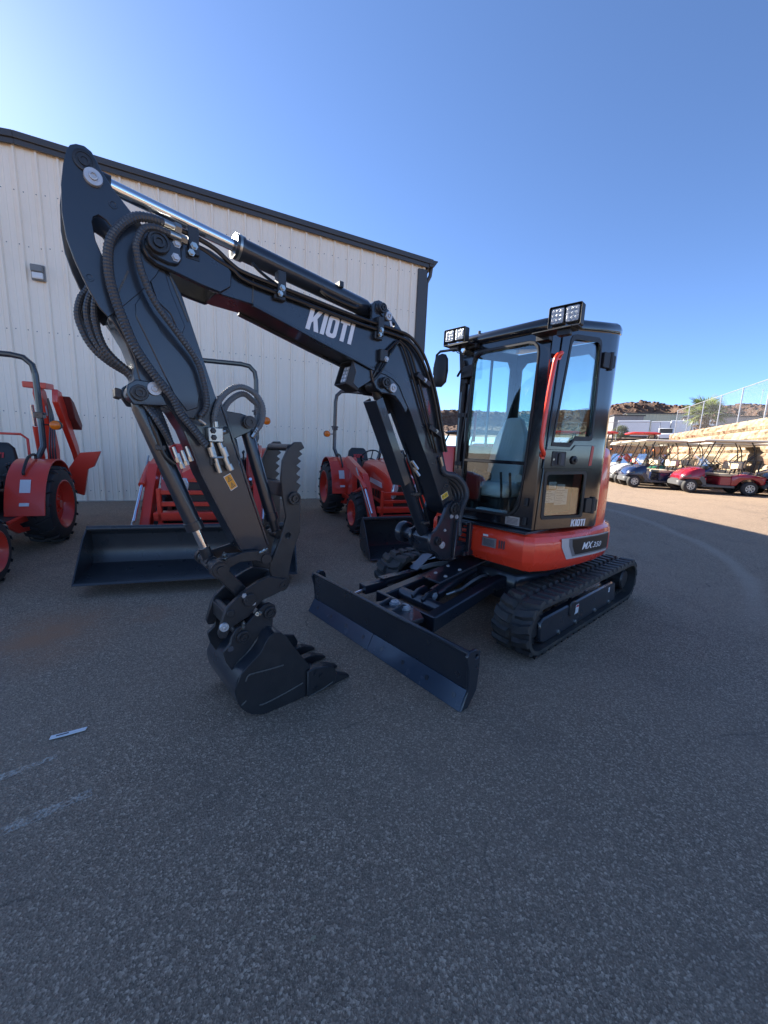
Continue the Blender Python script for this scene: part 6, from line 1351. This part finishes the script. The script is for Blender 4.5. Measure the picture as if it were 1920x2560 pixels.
# ---------------------------------------------------------------- shrubs
M_leaf = pbr('olive_leaf', (.12, .135, .075), .6, var=.4, vscale=9); leafy(M_leaf, (.22, .25, .10))
def shrub(name, label, loc, rx, rz, n, seed, mat=None):
    rnd = random.Random(seed); t = empty(name, loc); tag(t, label, 'shrub'); bm = bmesh.new()
    for k in range(6): a = rnd.random()*6.28; add_tube(bm, [(0, 0, -.1), (math.cos(a)*rx*.25, math.sin(a)*rx*.25, rz*.6), (math.cos(a)*rx*.6, math.sin(a)*rx*.6, rz*1.3)], .02, 5, [.03, .02, .008])
    finish('stems', bm, M_trunk, t); bm = bmesh.new()
    for k in range(n):
        a, b, r = rnd.random()*6.28, math.asin(rnd.uniform(-.75, 1)), .55+.5*rnd.random()**.6
        lump = .8+.35*noise.noise(Vector((math.cos(a)*2+seed, math.sin(a)*2, b*2)))
        c = Vector((math.cos(a)*math.cos(b)*rx*r*lump, math.sin(a)*math.cos(b)*rx*r*lump, rz+math.sin(b)*rz*r*lump)); d1 = Vector((rnd.uniform(-1, 1), rnd.uniform(-1, 1), rnd.uniform(-.3, 1))).normalized(); s1 = d1.orthogonal().normalized(); L_ = .05+.05*rnd.random()
        bm.faces.new([bm.verts.new(c), bm.verts.new(c+d1*L_*.5+s1*L_*.25), bm.verts.new(c+d1*L_), bm.verts.new(c+d1*L_*.5-s1*L_*.25)])
    me = bpy.data.meshes.new('foliage'); bm.to_mesh(me); bm.free(); obj_of('foliage', me, mat or M_leaf, t); return t
shrub('shrub', 'round grey-green shrub above the wall in front of the white trailers', (20.3, 34.2, TOPZ-BH-.1), .72, .75, 5200, 4)
shrub('shrub', 'low shrub at the foot of the palm behind the fence', (27.6, 31.0, TOPZ-.1), .8, .45, 2600, 6)
shrub('shrub', 'small dry shrub beside the wall step', (22.2, 32.6, TOPZ-BH-.05), .35, .28, 1200, 8, pbr('dry_leaf', (.16, .11, .06), .7, var=.4, vscale=9))

# ---------------------------------------------------------------- trailers, truck, far warehouses
M_twhite = pbr('trailer_white', (.74, .75, .76), .4, var=.05, vscale=1)
M_dark = pbr('dark_opening', (.03, .03, .032), .7)
def trailer(label, p, rz, L=2.7, h=2.6, D=6.5, emblem=False):
    t = empty('box_trailer', (p[0], p[1], tz(*p)-.55), rz); tag(t, label, 'trailer')
    b = box('box_body', 0, L, 0, D, .95, .95+h, M_twhite, t, bevel=.04)
    for k in range(int(L/.6)): box('face_rib', .28+k*.6, .32+k*.6, -.02, .002, 1.0, .9+h, M_twhite, b)
    for sg in (0, 1): box('door', .06+sg*L/2, L/2-.03+sg*L/2, -.035, -.004, 1.05, .85+h, M_twhite, b)
    box('underframe', .3, L-.3, .2, D-.2, .72, .95, M_dark, t)
    for y in (D*.15, D*.32):
        for x in (.25, L-.25): cyl('tyre', (x-.14, y, .48), (x+.14, y, .48), .48, M_tyre, t, n=20)
    if emblem:
        bm = bmesh.new(); add_prism(bm, circ(L*.5, .95+h*.5, .42, 20), -.042, -.037, FV, [circ(L*.5, .95+h*.5, .33, 20)]); finish('emblem_ring', bm, M_galv, b)
    return t
trailer('white box trailer left of the round shrub, beyond the wall', (42.3, 72.6), R(-31), 4.9, 2.75)
trailer('white box trailer just right of the round shrub', (47.0, 70.4), R(-33), 2.75, 2.6)
trailer('white box trailer in the middle of the three behind the fence', (49.9, 69.6), R(-34), 2.75, 2.75)
trailer('white box trailer carrying a faint ring emblem, nearest the palm', (52.9, 68.6), R(-35), 2.9, 2.8, emblem=True)
tk = empty('white_truck', (46.6, 66.0, tz(46.6, 66)-.7), R(-122)); tag(tk, 'white truck cab with dark windscreen in front of the trailers', 'truck')
bdy = prism('cab', [(0, .5), (1.9, .5), (1.95, 1.35), (1.5, 1.5), (1.15, 2.35), (.0, 2.4)], -1.0, 1.0, M_twhite, tk, bevel=.06, segs=2)
prism('windscreen', [(1.47, 1.55), (1.17, 2.25), (1.21, 2.27), (1.52, 1.57)], -.85, .85, M_dark, tk); prism('side_window', [(.4, 1.5), (1.35, 1.5), (1.05, 2.15), (.4, 2.15)], 1.0, 1.01, M_dark, tk); prism('side_window', [(.4, 1.5), (1.35, 1.5), (1.05, 2.15), (.4, 2.15)], -1.01, -1.0, M_dark, tk)
for x in (.4, 1.5):
    for y in (-.9, .9): cyl('tyre', (x, y-.12, .42), (x, y+.12, .42), .42, M_tyre, tk, n=18)
def far_shed(label, p, rz, L, D, h, col, doors=()):
    t = empty('metal_shed', (p[0], p[1], tz(*p)-.1), rz); tag(t, label, 'building'); m = pbr('shed_%s' % label[:9].replace(' ', '_'), col, .5, var=.05, vscale=.3)
    w = box('wall', 0, L, 0, D, -.5, h, m, t)
    for k in range(int(L/.9)): box('siding_rib', .3+k*.9, .55+k*.9, -.12, .0, 0, h-.05, m, w)
    prism('roof', [(-.3, h-.1), (L+.3, h-.1), (L+.3, h+.15), (-.3, h+.15)], -.4, D+.4, M_trim, t)
    for (a, b, zz) in doors: box('door', a, b, -.08, -.06, 0, zz, M_dark, t)
    return t
far_shed('cream metal shed with ribbed wall beyond the trailers', (70.5, 117), R(-20), 17.5, 14, 7.0, (.60, .55, .40))
far_shed('grey metal shed with dark bay, left of the cream one', (62.3, 109), R(-14), 7.2, 10, 6.0, (.27, .27, .27), [(.8, 6.2, 2.9)])
far_shed('long low grey shed behind the palm', (75.5, 101), R(-34), 26, 10, 5.3, (.33, .31, .29), [(2, 5.5, 2.5)])
# ---------------------------------------------------------------- hills
def hill_mat():
    m = bpy.data.materials.new('rocky_hill'); m.use_nodes = True; nt = m.node_tree; N = nt.nodes; L = nt.links; b = N['Principled BSDF']; b.inputs['Roughness'].default_value = .95
    tc = N.new('ShaderNodeTexCoord')
    def nz(s_, d): n = N.new('ShaderNodeTexNoise'); n.inputs['Scale'].default_value = s_; n.inputs['Detail'].default_value = d; n.inputs['Roughness'].default_value = .7; L.new(tc.outputs['Object'], n.inputs['Vector']); return n.outputs['Fac']
    r = N.new('ShaderNodeValToRGB'); e = r.color_ramp.elements; e[0].position = .3; e[0].color = (.05, .03, .022, 1); e[1].position = .72; e[1].color = (.25, .155, .105, 1); k = e.new(.5); k.color = (.135, .078, .052, 1)
    L.new(nz(.35, 10), r.inputs['Fac'])
    r2 = N.new('ShaderNodeValToRGB'); r2.color_ramp.elements[0].position = .56; r2.color_ramp.elements[1].position = .64; L.new(nz(.9, 5), r2.inputs['Fac'])
    mx = N.new('ShaderNodeMix'); mx.data_type = 'RGBA'; mx.inputs['B'].default_value = (.085, .075, .04, 1); L.new(r.outputs[0], mx.inputs['A']); L.new(r2.outputs[0], mx.inputs['Factor']); L.new(mx.outputs['Result'], b.inputs['Base Color'])
    bp = N.new('ShaderNodeBump'); bp.inputs['Strength'].default_value = .9; bp.inputs['Distance'].default_value = .8; L.new(nz(.8, 8), bp.inputs['Height']); L.new(bp.outputs[0], b.inputs['Normal']); return m
def ridge(az):
    return 26.0+4.0*math.exp(-((az-32.5)/6)**2)+1.2*math.exp(-((az-48)/6)**2)+1.3*noise.noise(Vector((az*.11, 3.3, 0)))+.35*noise.noise(Vector((az*.7, 1.3, 0)))
R0, RW = 165.0, 75.0
def hz(az, r_):
    t = max(0, min(1, (r_-R0)/RW)); cl = noise.noise(Vector((az*.35, r_*.05, 7))); H_ = ridge(az); base = 3.0+(R0-38)*.05-1.0
    x, y = r_*math.sin(R(az)), r_*math.cos(R(az))
    z = base+(H_-base)*(.60*t**1.2+.40*sm((t-.80-.06*cl)/.12))
    z += (1.0*noise.noise(Vector((x*.07, y*.07, 0)))+.7*noise.noise(Vector((x*.22, y*.22, 3)))+.5*noise.noise(Vector((x*.7, y*.7, 5))))*min(1, t*2.5)
    return x, y, z
bm = bmesh.new(); NA, NR = 420, 44; rows = []
for i in range(NA+1):
    az = -55+150*i/NA; rows.append([bm.verts.new(hz(az, R0+2.1*j+max(0, j-38)*12)) for j in range(NR+1)])
for a, b in zip(rows, rows[1:]):
    for k in range(NR): bm.faces.new((a[k], b[k], b[k+1], a[k+1]))
o = finish('rocky_hill', bm, hill_mat(), sharp=25); tag(o, 'brown rocky mesa ridge on the horizon', 'hill', kind='structure')
# boulders on the rim and slope
M_rock = pbr('basalt_rock', (.115, .066, .045), .95, var=.4, vscale=1.2, bump=.8, bscale=4)
bm = bmesh.new(); rnd = random.Random(11)
for k in range(5000):
    az = rnd.uniform(-4, 56); tt = rnd.random()**.55*1.02; x, y, z = hz(az, R0+RW*tt); s_ = rnd.uniform(.15, .6)*(1.25 if tt > .82 else .9)
    vs8 = [bm.verts.new((x+s_*a*rnd.uniform(.6, 1.1), y+s_*b*rnd.uniform(.6, 1.1), z+s_*c*rnd.uniform(.5, 1.0))) for a in (-1, 1) for b in (-1, 1) for c in (-.6, .8)]
    for f in ((0, 1, 3, 2), (4, 6, 7, 5), (0, 4, 5, 1), (2, 3, 7, 6), (0, 2, 6, 4), (1, 5, 7, 3)): bm.faces.new([vs8[i] for i in f])
o = finish('hill_rocks', bm, M_rock, smooth=False); tag(o, 'brown boulders strewn over the far hillside', 'rocks', kind='stuff')
for k, (az, h) in enumerate(((43.0, 8), (43.8, 9))):
    x, y, z = hz(az, 244); m_ = empty('radio_mast', (x, y, z)); tag(m_, 'thin mast on the far ridge, %s of the pair' % ('left' if k == 0 else 'right'), 'mast', 'masts on the ridge')
    cyl('mast_pole', (0, 0, 0), (0, 0, h), .10, M_galv, m_, n=6); box('mast_arm', -.4, .4, -.05, .05, h-.6, h-.45, M_galv, m_)
# ================================================================ SMALL THINGS ON THE ASPHALT
bm = bmesh.new(); fr = frame((-1.56, 1.74, .006), Vector((.86, .5, 0)), Vector((-.5, .86, 0)), (0, 0, 1))
add_prism(bm, [(-.075, -.012), (-.01, -.014), (.07, -.010), (.075, .012), (.0, .012), (-.072, .014)], 0, .004, fr); o = finish('paper_tag', bm, M_white); tag(o, 'torn white paper tag lying on the asphalt at left', 'litter')
bm = bmesh.new(); add_prism(bm, [(-.05, -.004), (.0, -.003), (.0, .005), (-.05, .004)], .004, .0048, fr); q = finish('tag_print', bm, M_print, o)
M_dryleaf = pbr('dry_leaf_litter', (.34, .28, .18), .8, var=.3, vscale=30)
for (x, y, a, s_, nm, lb, ct) in ((-.165, .955, .6, .95, 'dry_leaf', 'tiny pale dry leaf on the asphalt near the bottom edge', 'leaf'), (.26, 1.19, -1.3, 1.0, 'dry_twig', 'thin pale twig on the asphalt below the blade', 'twig')):
    bm = bmesh.new(); fr = frame((x, y, .005), (math.cos(a), math.sin(a), 0), (-math.sin(a), math.cos(a), .2), (0, 0, 1))
    if nm == 'dry_leaf': pts = ((-.012, 0), (-.004, .0045), (.006, .004), (.012, 0), (.006, -.004), (-.004, -.0045))
    else: pts = ((-.02, -.0012), (.0, -.0016), (.02, -.0008), (.02, .0008), (.002, .0016), (-.02, .001))
    add_prism(bm, [(p[0]*s_, p[1]*s_) for p in pts], 0, .0012, fr); o = finish(nm, bm, M_dryleaf); tag(o, lb, ct)
